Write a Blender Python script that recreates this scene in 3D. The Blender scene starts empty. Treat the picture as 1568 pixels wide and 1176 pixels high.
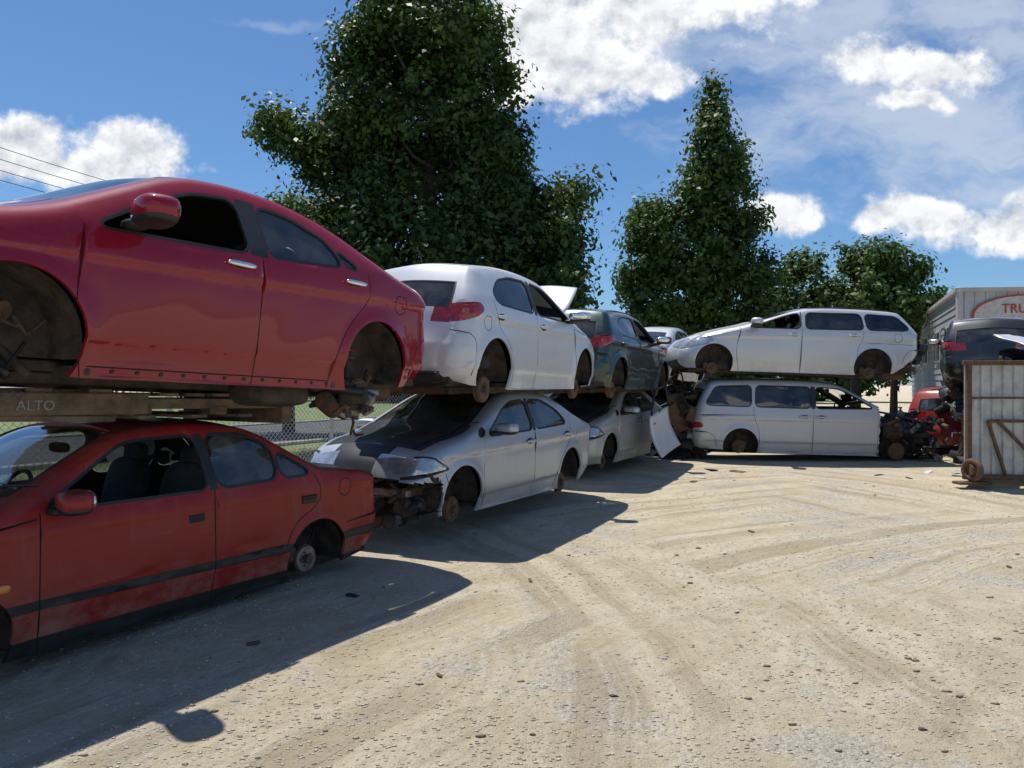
import bpy, bmesh, math, random
import numpy as np
from mathutils import Vector, Matrix, Euler
from mathutils.geometry import delaunay_2d_cdt
rad=math.radians
random.seed(5); RNG=np.random.default_rng(5)
scene=bpy.context.scene
COL=scene.collection
# ------------------------------------------------------------------ node helper
class NT:
    def __init__(s,t): s.t=t
    def n(s,ty,ins=None,**pr):
        nd=s.t.nodes.new(ty)
        for k,v in pr.items(): setattr(nd,k,v)
        for k,v in (ins or {}).items():
            if isinstance(v,bpy.types.NodeSocket): s.t.links.new(v,nd.inputs[k])
            else: nd.inputs[k].default_value=v
        return nd
    def m(s,op,a,b=None,c=None,clamp=False):
        i={0:a}
        if b is not None:i[1]=b
        if c is not None:i[2]=c
        nd=s.n('ShaderNodeMath',i,operation=op); nd.use_clamp=clamp
        return nd.outputs[0]
    def vm(s,op,a,b=None,c=None):
        i={0:a}
        if b is not None:i[1]=b
        if c is not None:i[2]=c
        return s.n('ShaderNodeVectorMath',i,operation=op).outputs[0]
    def mix(s,f,a,b):
        return s.n('ShaderNodeMix',{0:f,6:a,7:b},data_type='RGBA').outputs[2]
    def noise(s,vec,scale,detail=4,rough=.55,out=0,**pr):
        return s.n('ShaderNodeTexNoise',{'Vector':vec,'Scale':scale,'Detail':detail,'Roughness':rough},**pr).outputs[out]
    def sstep(s,x,a,b):
        return s.n('ShaderNodeMapRange',{0:x,1:a,2:b,3:0.,4:1.},interpolation_type='SMOOTHSTEP').outputs[0]
def c4(c): return (c[0],c[1],c[2],1.)
def newmat(name):
    m=bpy.data.materials.new(name); m.use_nodes=True
    t=m.node_tree; t.nodes.clear(); h=NT(t)
    o=t.nodes.new('ShaderNodeOutputMaterial')
    return m,h,o
def simple(name,col,rough=.6,metal=0.,var=.25,scale=8.,bump=.0,bscale=30.,coat=0.,col2=None,spec=.5):
    m,h,o=newmat(name)
    tc=h.n('ShaderNodeTexCoord').outputs['Object']
    n1=h.noise(tc,scale,5,.6)
    f=h.sstep(n1,.35,.68)
    c2=col2 or tuple(c*(1-var) for c in col)
    b=h.mix(f,c4(col),c4(c2))
    ins={'Base Color':b,'Roughness':rough,'Metallic':metal,'Coat Weight':coat,'Specular IOR Level':spec}
    if bump>0:
        nb=h.noise(tc,bscale,4,.6)
        ins['Normal']=h.n('ShaderNodeBump',{'Strength':bump,'Distance':.02,'Height':nb}).outputs[0]
    p=h.n('ShaderNodeBsdfPrincipled',ins)
    h.t.links.new(p.outputs[0],o.inputs[0]); return m
def paint(name,col,metal=.3,rough=.3,coat=.7,dirt=.5,fade=.1,seed=0.,cr=.05,spec=.5):
    m,h,o=newmat(name)
    tc=h.n('ShaderNodeTexCoord').outputs['Object']
    tc0=tc
    z=h.n('ShaderNodeSeparateXYZ',{0:tc}).outputs[2]
    tc=h.vm('ADD',tc,(seed,seed*.7,0))
    nz=h.n('ShaderNodeSeparateXYZ',{0:h.n('ShaderNodeNewGeometry').outputs['Normal']}).outputs[2]
    n1=h.noise(tc,2.3,6,.62); n2=h.noise(tc,14.,4,.65)
    low=h.sstep(z,.62,.15)
    top=h.m('MULTIPLY',h.sstep(nz,.35,.95),.4)
    d=h.m('MAXIMUM',low,top)
    d=h.m('MULTIPLY',d,h.sstep(h.m('ADD',h.m('MULTIPLY',n1,.6),h.m('MULTIPLY',n2,.4)),.36,.70))
    # rain streaks of dust down the panels
    stv=h.noise(h.vm('MULTIPLY',tc,(9.,9.,.9)),1.6,4,.6)
    d=h.m('MAXIMUM',d,h.m('MULTIPLY',h.sstep(stv,.52,.74),.22))
    d=h.m('MULTIPLY',d,dirt,clamp=True)
    d=h.m('ADD',d,.03*dirt)
    fcol=tuple(min(1,c*.75+.06) for c in col)
    b=h.mix(h.m('MULTIPLY',h.sstep(n1,.4,.75),fade),c4(col),c4(fcol))
    sv=h.vm('MULTIPLY',tc,(2.2,2.2,55.))
    sc=h.sstep(h.noise(sv,1.6,3,.6),.69,.75)
    b=h.mix(h.m('MULTIPLY',sc,.25*dirt+.02),b,(.5,.48,.45,1))
    sp=h.sstep(h.noise(tc,26.,3,.7),.70,.73)
    b=h.mix(h.m('MULTIPLY',sp,h.m('MULTIPLY',low,.5*min(1,dirt*3))),b,(.30,.22,.17,1))
    b=h.mix(d,b,(.34,.28,.2,1))
    r=h.m('ADD',h.m('MULTIPLY',d,.55),h.m('ADD',rough,h.m('MULTIPLY',n2,.10)),clamp=True)
    bp=h.n('ShaderNodeBump',{'Strength':.15,'Distance':.01,'Height':h.noise(tc0,3.5,2,.5)}).outputs[0]
    p=h.n('ShaderNodeBsdfPrincipled',{'Base Color':b,'Roughness':r,'Metallic':metal,'Coat Normal':bp,'Specular IOR Level':spec,
        'Coat Weight':h.m('MULTIPLY',h.m('SUBTRACT',1.,d,clamp=True),coat),'Coat Roughness':h.m('ADD',cr,h.m('MULTIPLY',d,.5))})
    h.t.links.new(p.outputs[0],o.inputs[0]); return m
def glassmat(name,tint=(.42,.47,.45),dust=.08):
    m,h,o=newmat(name)
    tc=h.n('ShaderNodeTexCoord').outputs['Object']
    fr=h.n('ShaderNodeFresnel',{0:1.55}).outputs[0]
    fr=h.m('ADD',h.m('MULTIPLY',fr,1.2),.03,clamp=True)
    tr=h.n('ShaderNodeBsdfTransparent',{0:c4(tint)}).outputs[0]
    gl=h.n('ShaderNodeBsdfGlossy',{'Color':(.95,.97,1,1),'Roughness':.03}).outputs[0]
    a=h.n('ShaderNodeMixShader',{0:fr,1:tr,2:gl}).outputs[0]
    df=h.n('ShaderNodeBsdfDiffuse',{0:(.5,.46,.38,1)}).outputs[0]
    n=h.m('MULTIPLY',h.sstep(h.noise(tc,3.,5,.65),.3,.8),dust*2)
    b=h.n('ShaderNodeMixShader',{0:n,1:a,2:df}).outputs[0]
    h.t.links.new(b,o.inputs[0]); return m

M_black=simple('black_plastic',(.022,.022,.024),.5,0,.4,6,coat=0)
M_gap=simple('seam_dark',(.006,.006,.006),.9)
M_tail=simple('tail_lamp_red',(.42,.012,.012),.12,0,.5,25,coat=1)
M_clear=simple('lamp_clear',(.55,.57,.60),.10,.5,.45,7,coat=1)
M_chrome=simple('chrome',(.8,.8,.82),.2,.9,.1,12)
M_orange=simple('indicator_orange',(.8,.27,.04),.3,0,.2,12,coat=.5)
M_int=simple('interior_trim',(.03,.03,.032),.85,0,.4,5,.3,80)
M_seat=simple('seat_cloth',(.07,.07,.075),.95,0,.4,9,.4,120)
M_under=simple('underbody',(.030,.027,.025),.8,.1,.5,7,.5,25,col2=(.085,.06,.045))
M_rust=simple('rusty_steel',(.10,.07,.055),.75,.4,.4,14,.5,60,col2=(.20,.10,.05))
M_steel=simple('worn_steel',(.30,.29,.28),.45,.8,.5,16,.3,60,col2=(.16,.11,.08))
M_alu=simple('cast_aluminium',(.38,.38,.38),.5,.6,.4,20,.5,50,col2=(.12,.11,.10))
M_rubber=simple('rubber',(.018,.018,.018),.85,0,.3,20,.3,60,col2=(.06,.052,.045))
M_glass=glassmat('window_glass',(.45,.5,.48),.06)
M_glassd=glassmat('dusty_glass',(.36,.40,.40),.10)
M_tint=glassmat('privacy_glass',(.08,.085,.09),.06)
# ------------------------------------------------------------------ mesh builder
def _tmpl():
    bm=bmesh.new()
    for sx in(-1,1):
        for sy in(-1,1):
            for sz in(-1,1):
                for k in range(3):
                    p=[sx,sy,sz]
                    bm.verts.new([p[i]*(1. if i==k else .8) for i in range(3)])
    bm.verts.ensure_lookup_table()
    bmesh.ops.convex_hull(bm,input=bm.verts[:])
    bmesh.ops.dissolve_limit(bm,angle_limit=.01,verts=bm.verts[:],edges=bm.edges[:])
    bmesh.ops.recalc_face_normals(bm,faces=bm.faces[:])
    bm.verts.index_update()
    vs=[tuple(v.co) for v in bm.verts]; fs=[[v.index for v in f.verts] for f in bm.faces]
    bm.free(); return vs,fs
TV,TF=_tmpl()
class MB:
    def __init__(s): s.v=[];s.f=[];s.m=[];s.s=[]
    def add(s,vs,fs,m=0,M=None,smooth=False):
        o=len(s.v)
        if M is not None: vs=[tuple(M@Vector(v)) for v in vs]
        s.v.extend(vs)
        for f in fs: s.f.append([i+o for i in f]); s.m.append(m); s.s.append(smooth)
    def box(s,c,sz,m=0,rot=(0,0,0),bev=.008,M=None):
        h=[a/2 for a in sz]; b=min([bev]+[a*.9 for a in h])
        vs=[]
        for v in TV:
            q=[]
            for i in range(3):
                sg=1 if v[i]>0 else -1
                q.append(sg*(h[i] if abs(v[i])>.9 else h[i]-b))
            vs.append(q)
        T=Matrix.Translation(c)@Euler(rot).to_matrix().to_4x4()
        if M is not None: T=M@T
        s.add(vs,TF,m,T)
    def cyl(s,p0,p1,r0,r1=None,m=0,n=14,caps=True,smooth=True,M=None):
        p0=Vector(p0);p1=Vector(p1); r1=r0 if r1 is None else r1
        d=(p1-p0); q=d.to_track_quat('Z','Y').to_matrix()
        vs=[]
        for p,r in((p0,r0),(p1,r1)):
            for i in range(n):
                a=2*math.pi*i/n
                vs.append(tuple(p+q@Vector((r*math.cos(a),r*math.sin(a),0))))
        fs=[[i,(i+1)%n,n+(i+1)%n,n+i] for i in range(n)]
        s.add(vs,fs,m,M,smooth)
        if caps:
            s.add(vs,[list(range(n-1,-1,-1)),list(range(n,2*n))],m,M,False)
    def tube(s,pts,r,m=0,n=8,M=None):
        for a,b in zip(pts[:-1],pts[1:]): s.cyl(a,b,r,r,m,n,True,True,M)
    def ell(s,c,rr,m=0,e=.6,rot=(0,0,0),nu=16,nv=10,M=None):
        def pw(a): return math.copysign(abs(a)**e,a)
        vs=[];fs=[]
        for j in range(nv+1):
            ph=-math.pi/2+math.pi*j/nv
            for i in range(nu):
                th=2*math.pi*i/nu
                vs.append((rr[0]*pw(math.cos(ph))*pw(math.cos(th)),rr[1]*pw(math.cos(ph))*pw(math.sin(th)),rr[2]*pw(math.sin(ph))))
        for j in range(nv):
            for i in range(nu):
                a=j*nu+i;b=j*nu+(i+1)%nu
                fs.append([a,b,b+nu,a+nu])
        T=Matrix.Translation(c)@Euler(rot).to_matrix().to_4x4()
        if M is not None:T=M@T
        s.add(vs,fs,m,T,True)
    def torus(s,c,R,r,m=0,rot=(0,0,0),n=28,k=10,M=None):
        vs=[];fs=[]
        for i in range(n):
            a=2*math.pi*i/n
            for j in range(k):
                b=2*math.pi*j/k
                vs.append(((R+r*math.cos(b))*math.cos(a),(R+r*math.cos(b))*math.sin(a),r*math.sin(b)))
        for i in range(n):
            for j in range(k):
                fs.append([i*k+j,((i+1)%n)*k+j,((i+1)%n)*k+(j+1)%k,i*k+(j+1)%k])
        T=Matrix.Translation(c)@Euler(rot).to_matrix().to_4x4()
        if M is not None:T=M@T
        s.add(vs,fs,m,T,True)
    def obj(s,name,mats,parent=None):
        me=bpy.data.meshes.new(name); me.from_pydata([tuple(v) for v in s.v],[],s.f)
        for m in mats: me.materials.append(m)
        me.polygons.foreach_set('material_index',s.m); me.polygons.foreach_set('use_smooth',s.s)
        me.update(); ob=bpy.data.objects.new(name,me); COL.objects.link(ob)
        if parent: ob.parent=parent
        return ob
def npmesh(name,V,F,mats,parent=None,smooth=False):
    V=np.asarray(V,dtype=np.float32);F=np.asarray(F,dtype=np.int32)
    me=bpy.data.meshes.new(name); k=F.shape[1]
    me.vertices.add(len(V)); me.vertices.foreach_set('co',V.ravel())
    me.loops.add(F.size); me.loops.foreach_set('vertex_index',F.ravel())
    me.polygons.add(len(F)); me.polygons.foreach_set('loop_start',np.arange(len(F),dtype=np.int32)*k)
    me.update(calc_edges=True)
    if smooth: me.polygons.foreach_set('use_smooth',np.ones(len(F),dtype=bool))
    for m in mats: me.materials.append(m)
    ob=bpy.data.objects.new(name,me); COL.objects.link(ob)
    if parent: ob.parent=parent
    return ob
# ------------------------------------------------------------------ 2d helpers
def lerp(a,b,t): return tuple(x+(y-x)*t for x,y in zip(a,b))
def rnd_closed(pts,rc=.05,it=2):
    for k in range(it):
        out=[];n=len(pts)
        for i in range(n):
            p=pts[i];a=pts[i-1];b=pts[(i+1)%n]
            la=math.dist(p[:2],a[:2]);lb=math.dist(p[:2],b[:2])
            out.append(lerp(p,a,min(.3*la,rc)/max(la,1e-6)));out.append(lerp(p,b,min(.3*lb,rc)/max(lb,1e-6)))
        pts=out;rc*=.42
    return pts
def rnd_open(pts,tags,rc=.1,it=3):
    for k in range(it):
        out=[pts[0]];tg=[tags[0]];n=len(pts)
        for i in range(1,n-1):
            p=pts[i];a=pts[i-1];b=pts[i+1]
            la=math.dist(p[:2],a[:2]);lb=math.dist(p[:2],b[:2])
            out.append(lerp(p,a,min(.3*la,rc)/max(la,1e-6)));out.append(lerp(p,b,min(.3*lb,rc)/max(lb,1e-6)))
            tg+= [tags[i],tags[i]]
        out.append(pts[-1]);pts=out;tags=tg;rc*=.45
    return pts,tags
def pip(P,poly):
    poly=np.asarray(poly)[:,:2];x=P[:,0];z=P[:,1];ins=np.zeros(len(P),bool)
    n=len(poly);j=n-1
    for i in range(n):
        xi,zi=poly[i];xj,zj=poly[j]
        if zi!=zj:
            c=((zi>z)!=(zj>z))&(x<(xj-xi)*(z-zi)/(zj-zi)+xi)
            ins^=c
        j=i
    return ins
def offs(poly,d):
    n=len(poly);out=[]
    A=sum(poly[i][0]*poly[(i+1)%n][1]-poly[(i+1)%n][0]*poly[i][1] for i in range(n))
    sg=1 if A>0 else -1
    for i in range(n):
        a=Vector(poly[i-1][:2]);p=Vector(poly[i][:2]);b=Vector(poly[(i+1)%n][:2])
        t=(p-a).normalized()+(b-p).normalized()
        t=t.normalized() if t.length>1e-6 else Vector((1,0))
        out.append((p.x+t.y*d*sg,p.y-t.x*d*sg))
    return out
def seg_dist(P,a,b):
    a=np.array(a[:2]);b=np.array(b[:2]);ab=b-a
    t=np.clip(((P-a)@ab)/max(ab@ab,1e-9),0,1)
    return np.linalg.norm(P-(a+t[:,None]*ab),axis=1)
# ------------------------------------------------------------------ car
MI=dict(paint=0,black=1,gap=2,tail=3,clear=4,chrome=5,alt=6,orange=7)
def build_car(name,sp,paintm,alt=None,tail=None,glass=None,seed=0,hood_open=0):
    rs=np.random.default_rng(seed+11)
    root=bpy.data.objects.new(name,None); COL.objects.link(root)
    pts=[(p[0],p[1],p[2],p[3]) for p in sp['prof']]; tags=[p[4] for p in sp['prof']][:-1]
    pts,tags=rnd_open(pts,tags,sp.get('rc',.1))
    Q=[];T=[]
    for i in range(len(pts)-1):
        k=max(1,int(math.ceil(math.dist(pts[i][:2],pts[i+1][:2])/.04)))
        for j in range(k): Q.append(lerp(pts[i],pts[i+1],j/k));T.append(tags[i])
    Q.append(pts[-1]); Q=np.array(Q)
    for _ in range(4):
        Q[1:-1,2:]=(Q[:-2,2:]+Q[1:-1,2:]*2+Q[2:,2:])/4
    P=Q[:,:2];R_=Q[:,2];C_=Q[:,3]
    tg=np.gradient(P,axis=0);tg/=np.linalg.norm(tg,axis=1)[:,None]
    nrm=np.stack([-tg[:,1],tg[:,0]],1)
    dens=[];dr=[]
    for i in range(len(P)-1):
        k=max(1,int(math.dist(P[i],P[i+1])/.008))
        for j in range(k): dens.append(P[i]+(P[i+1]-P[i])*j/k);dr.append(R_[i]+(R_[i+1]-R_[i])*j/k)
    dens.append(P[-1]);dr.append(R_[-1]);dens=np.array(dens);dr=np.array(dr)
    W=sp['W'];zs=sp['zs'];wb=sp['wb'];R=sp['R'];za=sp['za']
    x0=P[:,0].min();x1=P[:,0].max();zb=sp['zb'];tum=sp.get('tum',.40)
    ph=rs.uniform(0,6,8)
    def halfw(x,z):
        s=np.clip(np.abs(x-(x0+x1)/2)/((x1-x0)/2),0,1)
        w=W*(1-sp.get('taper',.07)*s**4)
        zbx=zb[0]+zb[1]*x
        low=np.clip((zbx-z)/(zbx-zs),0,1)
        w=w-.06*low**3.5-.035*np.clip(1-low/.35,0,1)**2
        for (cz,cs,ca) in sp.get('crease',[]):
            w=w+ca*np.tanh((z-(cz+cs*x))/.014)
        k=.022; w=w-tum*k*np.log1p(np.exp(np.clip((z-zbx-.01)/k,-30,30)))
        for ax in(0,wb):
            rho=np.hypot(x-ax,z-za); w=w+sp.get('flare',.016)*np.exp(-((rho-R)/.07)**2)
        dn=sp.get('dent',.0025)
        w=w+dn*(np.sin(x*4.1+ph[0]+2*np.sin(z*3+ph[1]))+np.sin(z*7+ph[2]+x*1.7)*.7+.5*np.sin(x*9+z*11+ph[3]))
        return w
    def dist(x,z):
        X=np.stack([np.atleast_1d(x),np.atleast_1d(z)],1);d=np.empty(len(X));ix=np.empty(len(X),int)
        for a in range(0,len(X),2000):
            D=((X[a:a+2000,None,:]-dens[None])**2).sum(2);k=D.argmin(1);ix[a:a+2000]=k;d[a:a+2000]=np.sqrt(D[np.arange(len(k)),k])
        return d,dr[ix]
    def Y(x,z):
        x=np.atleast_1d(x).astype(float);z=np.atleast_1d(z).astype(float)
        d,r=dist(x,z);d=np.where(d<.003,0,d)
        return halfw(x,z)-r*(1-np.sqrt(np.clip(1-np.clip(1-d/r,0,1)**2,0,1)))
    bottom=[(wb+R+.03,zs+.04),(wb-R,zs),(R,zs),(-R-.03,zs+.05)]
    outline=[tuple(p) for p in P]+bottom
    V2=[];E=[]
    def loop(L,closed=True):
        o=len(V2);V2.extend([(p[0],p[1]) for p in L]);n=len(L)
        for i in range(n if closed else n-1): E.append((o+i,o+(i+1)%n))
    loop(outline)
    for d in(.006,.015,.03,.05,.08,.12,.17,.23):
        m=(R_*1.02>=d)
        cand=P-nrm*d; cand=cand[m]
        if len(cand):
            dd,_=dist(cand[:,0],cand[:,1]);cand=cand[dd>d*.93];V2.extend([tuple(c) for c in cand])
    gx,gz=np.meshgrid(np.arange(x0,x1,.045),np.arange(zs+.02,P[:,1].max(),.04))
    G=np.stack([gx.ravel(),gz.ravel()],1);G=G[pip(G,outline)]
    dd,rr=dist(G[:,0],G[:,1]);G=G[dd>rr*1.02+.02]
    wins=[(rnd_closed(w,.05),k) for w,k in sp['wins']]
    rubber=.02
    polys=[(rnd_closed(p,rc,2),mm) for p,mm,rc in sp.get('polys',[])]
    V2.extend([tuple(g) for g in G])
    for (cz,cs,ca) in sp.get('crease',[]):
        for dz in(-.02,-.008,.008,.02): 
            L_=np.array([(x,cz+cs*x+dz) for x in np.arange(x0,x1,.04)]);L_=L_[pip(L_,outline)];dd,rr=dist(L_[:,0],L_[:,1]);V2.extend([tuple(c) for c in L_[dd>rr*1.02]])
    for ax in(0,wb):
        loop([(ax+R*math.cos(a),za+R*math.sin(a)) for a in np.linspace(0,2*math.pi,56)[:-1]])
        for rr2 in(.02,.045,.08,.12):
            V2.extend([(ax+(R+rr2)*math.cos(a),za+(R+rr2)*math.sin(a)) for a in np.linspace(0,math.pi,40)])
    for w,k in wins: loop(w); loop(offs(w,rubber))
    for p,mm in polys: loop(p)
    sw=sp.get('sw',.0035)
    seams=[]
    for s_ in sp.get('seams',[]):
        s2,_=rnd_open([tuple(p) for p in s_],[0]*(len(s_)-1),.08,2) if len(s_)>2 else (s_,None)
        seams.append(s2)
        A=[];B=[]
        for i,p in enumerate(s2):
            a=Vector(s2[max(0,i-1)]);b=Vector(s2[min(len(s2)-1,i+1)]);t=(b-a).normalized()
            A.append((p[0]-t.y*sw,p[1]+t.x*sw));B.append((p[0]+t.y*sw,p[1]-t.x*sw))
        loop(A+B[::-1])
    V2=[Vector(v) for v in V2]
    res=delaunay_2d_cdt(V2,E,[],0,1e-5)
    vv=np.array([tuple(v) for v in res[0]]);ff=np.array([f for f in res[2] if len(f)==3])
    cen=vv[ff].mean(1)
    ok=pip(cen,outline)
    for ax in(0,wb): ok&=np.hypot(cen[:,0]-ax,cen[:,1]-za)>R*.997
    fm=np.zeros(len(ff),int)
    for p,mm in polys: fm[pip(cen,p)]=MI[mm]
    gl=np.zeros(len(ff),int)
    for s2 in seams:
        for a,b in zip(s2[:-1],s2[1:]): fm[seg_dist(cen,a,b)<sw]=MI['gap']
    for w,k in wins:
        fm[pip(cen,offs(w,rubber))]=MI['black']
        gl[pip(cen,w)]={'glass':1,'open':2,'tint':3}[k]
    if 'rms' in sp: ok&=~np.array([bool(sp['rms'](c[0],c[1])) for c in cen])
    yy=Y(vv[:,0],vv[:,1])
    verts=[];faces=[];mats=[]
    gv=[];gf=[];gm=[]
    n=len(vv)
    for sgn in(1,-1):
        o=len(verts)
        verts+= [(vv[i,0],sgn*yy[i],vv[i,1]) for i in range(n)]
        og=len(gv); gv+=[(vv[i,0],sgn*(yy[i]-.014),vv[i,1]) for i in range(n)]
        for f,k,m,g in zip(ff,ok,fm,gl):
            if not k: continue
            q=[int(i) for i in (f if sgn<0 else f[::-1])]
            if g==0: faces.append([i+o for i in q]);mats.append(int(m))
            elif g!=2: gf.append([i+og for i in q]);gm.append(1 if g==3 else 0)
    S=[0,.15,.3,.45,.58,.68,.77,.84,.89,.92,.95,.98,1.]
    S=[-s for s in S[:0:-1]]+S; ns=len(S);hm=MB()
    wv=Y(P[:,0],P[:,1]);o=len(verts);og=len(gv)
    grid=[]
    for i in range(len(P)):
        for s in S:
            k=C_[i]*(1-s*s)
            dz=sp.get('dent',.0025)*1.5*math.sin(s*5+P[i,0]*6+ph[4])
            q=(P[i,0]+nrm[i,0]*(k+dz*(1-s*s)),s*wv[i],P[i,1]+nrm[i,1]*(k+dz*(1-s*s)));grid.append(q)
            gv.append((q[0]-nrm[i,0]*.012,q[1],q[2]-nrm[i,1]*.012))
    verts+=grid
    hing=None
    for i in range(len(P)-1):
        t=T[i];xm,zm=(P[i]+P[i+1])/2
        for j in range(ns-1):
            s=(S[j]+S[j+1])/2;a=abs(s)
            q=[i*ns+j,(i+1)*ns+j,(i+1)*ns+j+1,i*ns+j+1]
            m=0
            if t in('ws','rw'):
                if a<.91:
                    gf.append([k+og for k in q]);gm.append(1 if (t=='rw' and sp.get('tintrw')) else 0);continue
                elif a<.95: m=1
            if t=='hood':
                if hood_open and a<.9:
                    hing=(P[i+1,0],P[i+1,1]) if hing is None else min(hing,(P[i,0],P[i,1]))
                    hm.add([grid[k] for k in q],[[0,1,2,3]],0,None,True);continue
                m=MI['alt'] if (alt and sp.get('althood',True)) else 0
            if t=='grille' : m=1 if a<.55 else 0
            if t=='bumperb': m=1
            if 'wm' in sp:
                r=sp['wm'](t,xm,zm,a)
                if r=='none': continue
                if r is not None: m=MI[r]
            if a>.85 and t=='hood' and a<.89: m=2
            faces.append([k+o for k in q]);mats.append(m)
    body=[paintm,M_black,M_gap,tail or M_tail,M_clear,M_chrome,alt or paintm,M_orange,M_int]
    me=bpy.data.meshes.new('body_shell');me.from_pydata(verts,[],faces);
    for m in body: me.materials.append(m)
    me.polygons.foreach_set('material_index',mats)
    bm=bmesh.new();bm.from_mesh(me)
    bmesh.ops.delete(bm,geom=[v for v in bm.verts if not v.link_faces],context='VERTS')
    bmesh.ops.remove_doubles(bm,verts=bm.verts[:],dist=.0012)
    bm.to_mesh(me);bm.free()
    me.polygons.foreach_set('use_smooth',np.ones(len(me.polygons),bool))
    ob=bpy.data.objects.new('body_shell',me);COL.objects.link(ob)
    md=ob.modifiers.new('s','SOLIDIFY');md.thickness=.022;md.offset=-1;md.material_offset=20;md.use_even_offset=False
    dg=bpy.context.evaluated_depsgraph_get();me2=bpy.data.meshes.new_from_object(ob.evaluated_get(dg))
    ob.modifiers.clear();ob.data=me2;bpy.data.meshes.remove(me);me2.name='body_shell'
    me2.set_sharp_from_angle(angle=rad(38))
    ob.parent=root
    if gf:
        used=sorted({i for f in gf for i in f});mp={k:i for i,k in enumerate(used)}
        g=bpy.data.meshes.new('window_glass');g.from_pydata([gv[i] for i in used],[],[[mp[i] for i in f] for f in gf])
        g.materials.append(glass or M_glass);g.materials.append(M_tint)
        g.polygons.foreach_set('material_index',gm);g.polygons.foreach_set('use_smooth',np.ones(len(gf),bool))
        bm=bmesh.new();bm.from_mesh(g);bmesh.ops.remove_doubles(bm,verts=bm.verts[:],dist=.0005);bm.to_mesh(g);bm.free()
        go=bpy.data.objects.new('window_glass',g);COL.objects.link(go);go.parent=root
    if hood_open:
        ho=hm.obj('open_bonnet',[alt or paintm,M_int],root)
        bm=bmesh.new();bm.from_mesh(ho.data);bmesh.ops.remove_doubles(bm,verts=bm.verts[:],dist=.001);bm.to_mesh(ho.data);bm.free()
        md=ho.modifiers.new('s','SOLIDIFY');md.thickness=.03;md.offset=-1
        h=Vector((hing[0],0,hing[1]))
        ho.matrix_local=Matrix.Translation(h+Vector((0,0,.05)))@Matrix.Rotation(-hood_open,4,'Y')@Matrix.Translation(-h)
    b=MB(); # mats: 0 under,1 rust,2 steel,3 seat,4 int,5 black,6 chrome,7 paint,8 rubber,9 orange, 10 alu
    fz=zs+.05
    b.box(((R+wb-R)/2,0,fz),(wb-2*R-.06,2*W-.22,.05),0)
    b.box((wb/2,0,fz+.02),(x1-x0-.5,2*W-.75,.06),0)
    b.box((x0+.28,0,fz+.10),(.4,2*W-.5,.16),0)
    for yy_ in(-.4,.4): b.box((wb/2,yy_,zs-.0),(x1-x0-.7,.07,.07),0)
    b.tube([(x0+.1,.35,zs+.02),(0.2,.35,zs-.02),(.6,.1,zs-.03),(wb,.1,zs-.02)],.03,1)
    b.cyl((x0+.15,.35,zs+.03),(x0+.55,.35,zs+.03),.09,.09,1)
    dro=sp.get('droop',0.)
    for ax in(0,wb):
        b.cyl((ax,-W+.2,za-.02-dro),(ax,W-.2,za-.02-dro),.03,.03,1)
        for sg in(-1,1):
            n=20;vs=[];fs=[]
            yo=sg*(W-.075);yi=sg*(W-.36)
            for i in range(n+1):
                a=rad(-15)+rad(210)*i/n
                wv_=1+.03*math.sin(i*1.9)
                for y_,kk in((yo,1),((yo+yi)/2,wv_),(yi,.93)): vs.append((ax+(R+.012)*kk*math.cos(a),y_,za+(R+.012)*kk*math.sin(a)))
            for i in range(n):
                fs.append([3*i,3*i+1,3*i+4,3*i+3]);fs.append([3*i+1,3*i+2,3*i+5,3*i+4])
            fs.append([3*i+2 for i in range(n+1)])
            b.add(vs,fs,0)
            y1=sg*(W-.17+sp.get('hubout',0));hz=za-.03-dro
            b.cyl((ax+.02,y1-sg*.12,hz),(ax-.02,y1-sg*.16,za+R*1.0),.028,.028,0,10)
            for q in(.55,.66,.77): b.torus((ax,y1-sg*.15,hz+(R+dro)*q),.055,.012,1)
            b.tube([(ax+.25,y1-sg*.4,za-.12),(ax+.03,y1-sg*.08,hz-.05)],.022,1)
            b.tube([(ax+.42,y1-sg*.12,zs+.02),(ax+.02,y1-sg*.06,hz-.02)],.026,0)
            b.tube([(ax-.2,y1-sg*.1,hz+.22),(ax-.1,y1-sg*.06,hz+.08),(ax+.02,y1-sg*.04,hz)],.01,5,6)
            if ax in sp.get('nohub',()):
                b.box((ax,y1-sg*.08,hz),(.10,.12,.16),1,(.1,.2,.1),.03);b.cyl((ax,y1-sg*.02,hz),(ax,y1+sg*.03,hz),.035,.03,1,10);continue
            k_=sp.get('hubr',1.)
            b.cyl((ax,y1,hz),(ax,y1-sg*.05,hz),.135*k_,.135*k_,1,22)
            b.cyl((ax,y1,hz),(ax,y1+sg*.012,hz),.125*k_,.12*k_,sp.get('hubm',2),22)
            b.cyl((ax,y1,hz),(ax,y1+sg*.05,hz),.04,.033,1,12)
            for k in range(5):
                a=k*1.2566;b.cyl((ax+.055*math.cos(a),y1+sg*.01,hz+.055*math.sin(a)),(ax+.055*math.cos(a),y1+sg*.035,hz+.055*math.sin(a)),.007,.007,2,6)
            b.box((ax+.12,y1-sg*.05,hz+.05),(.09,.09,.13),1,bev=.02)
    fx=sp.get('seat',1.2);sz=zs+.30
    for sg in(-1,1):
        b.ell((fx+.05,sg*.36,sz),(.27,.24,.09),3,.5)
        b.ell((fx-.24,sg*.36,sz+.33),(.08,.23,.33),3,.5,(0,-.22,0))
        b.ell((fx-.34,sg*.36,sz+.68),(.045,.13,.085),3,.6,(0,-.15,0))
    b.ell((fx-.78,0,sz),(.26,.6,.09),3,.4);b.ell((fx-1.05,0,sz+.3),(.09,.6,.30),3,.4,(0,-.25,0))
    wsx=sp['wsb'][0];wz=sp['wsb'][1]
    b.ell((wsx-.22,0,wz-.13),(.28,W-.16,.13),4,.45)
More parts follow.
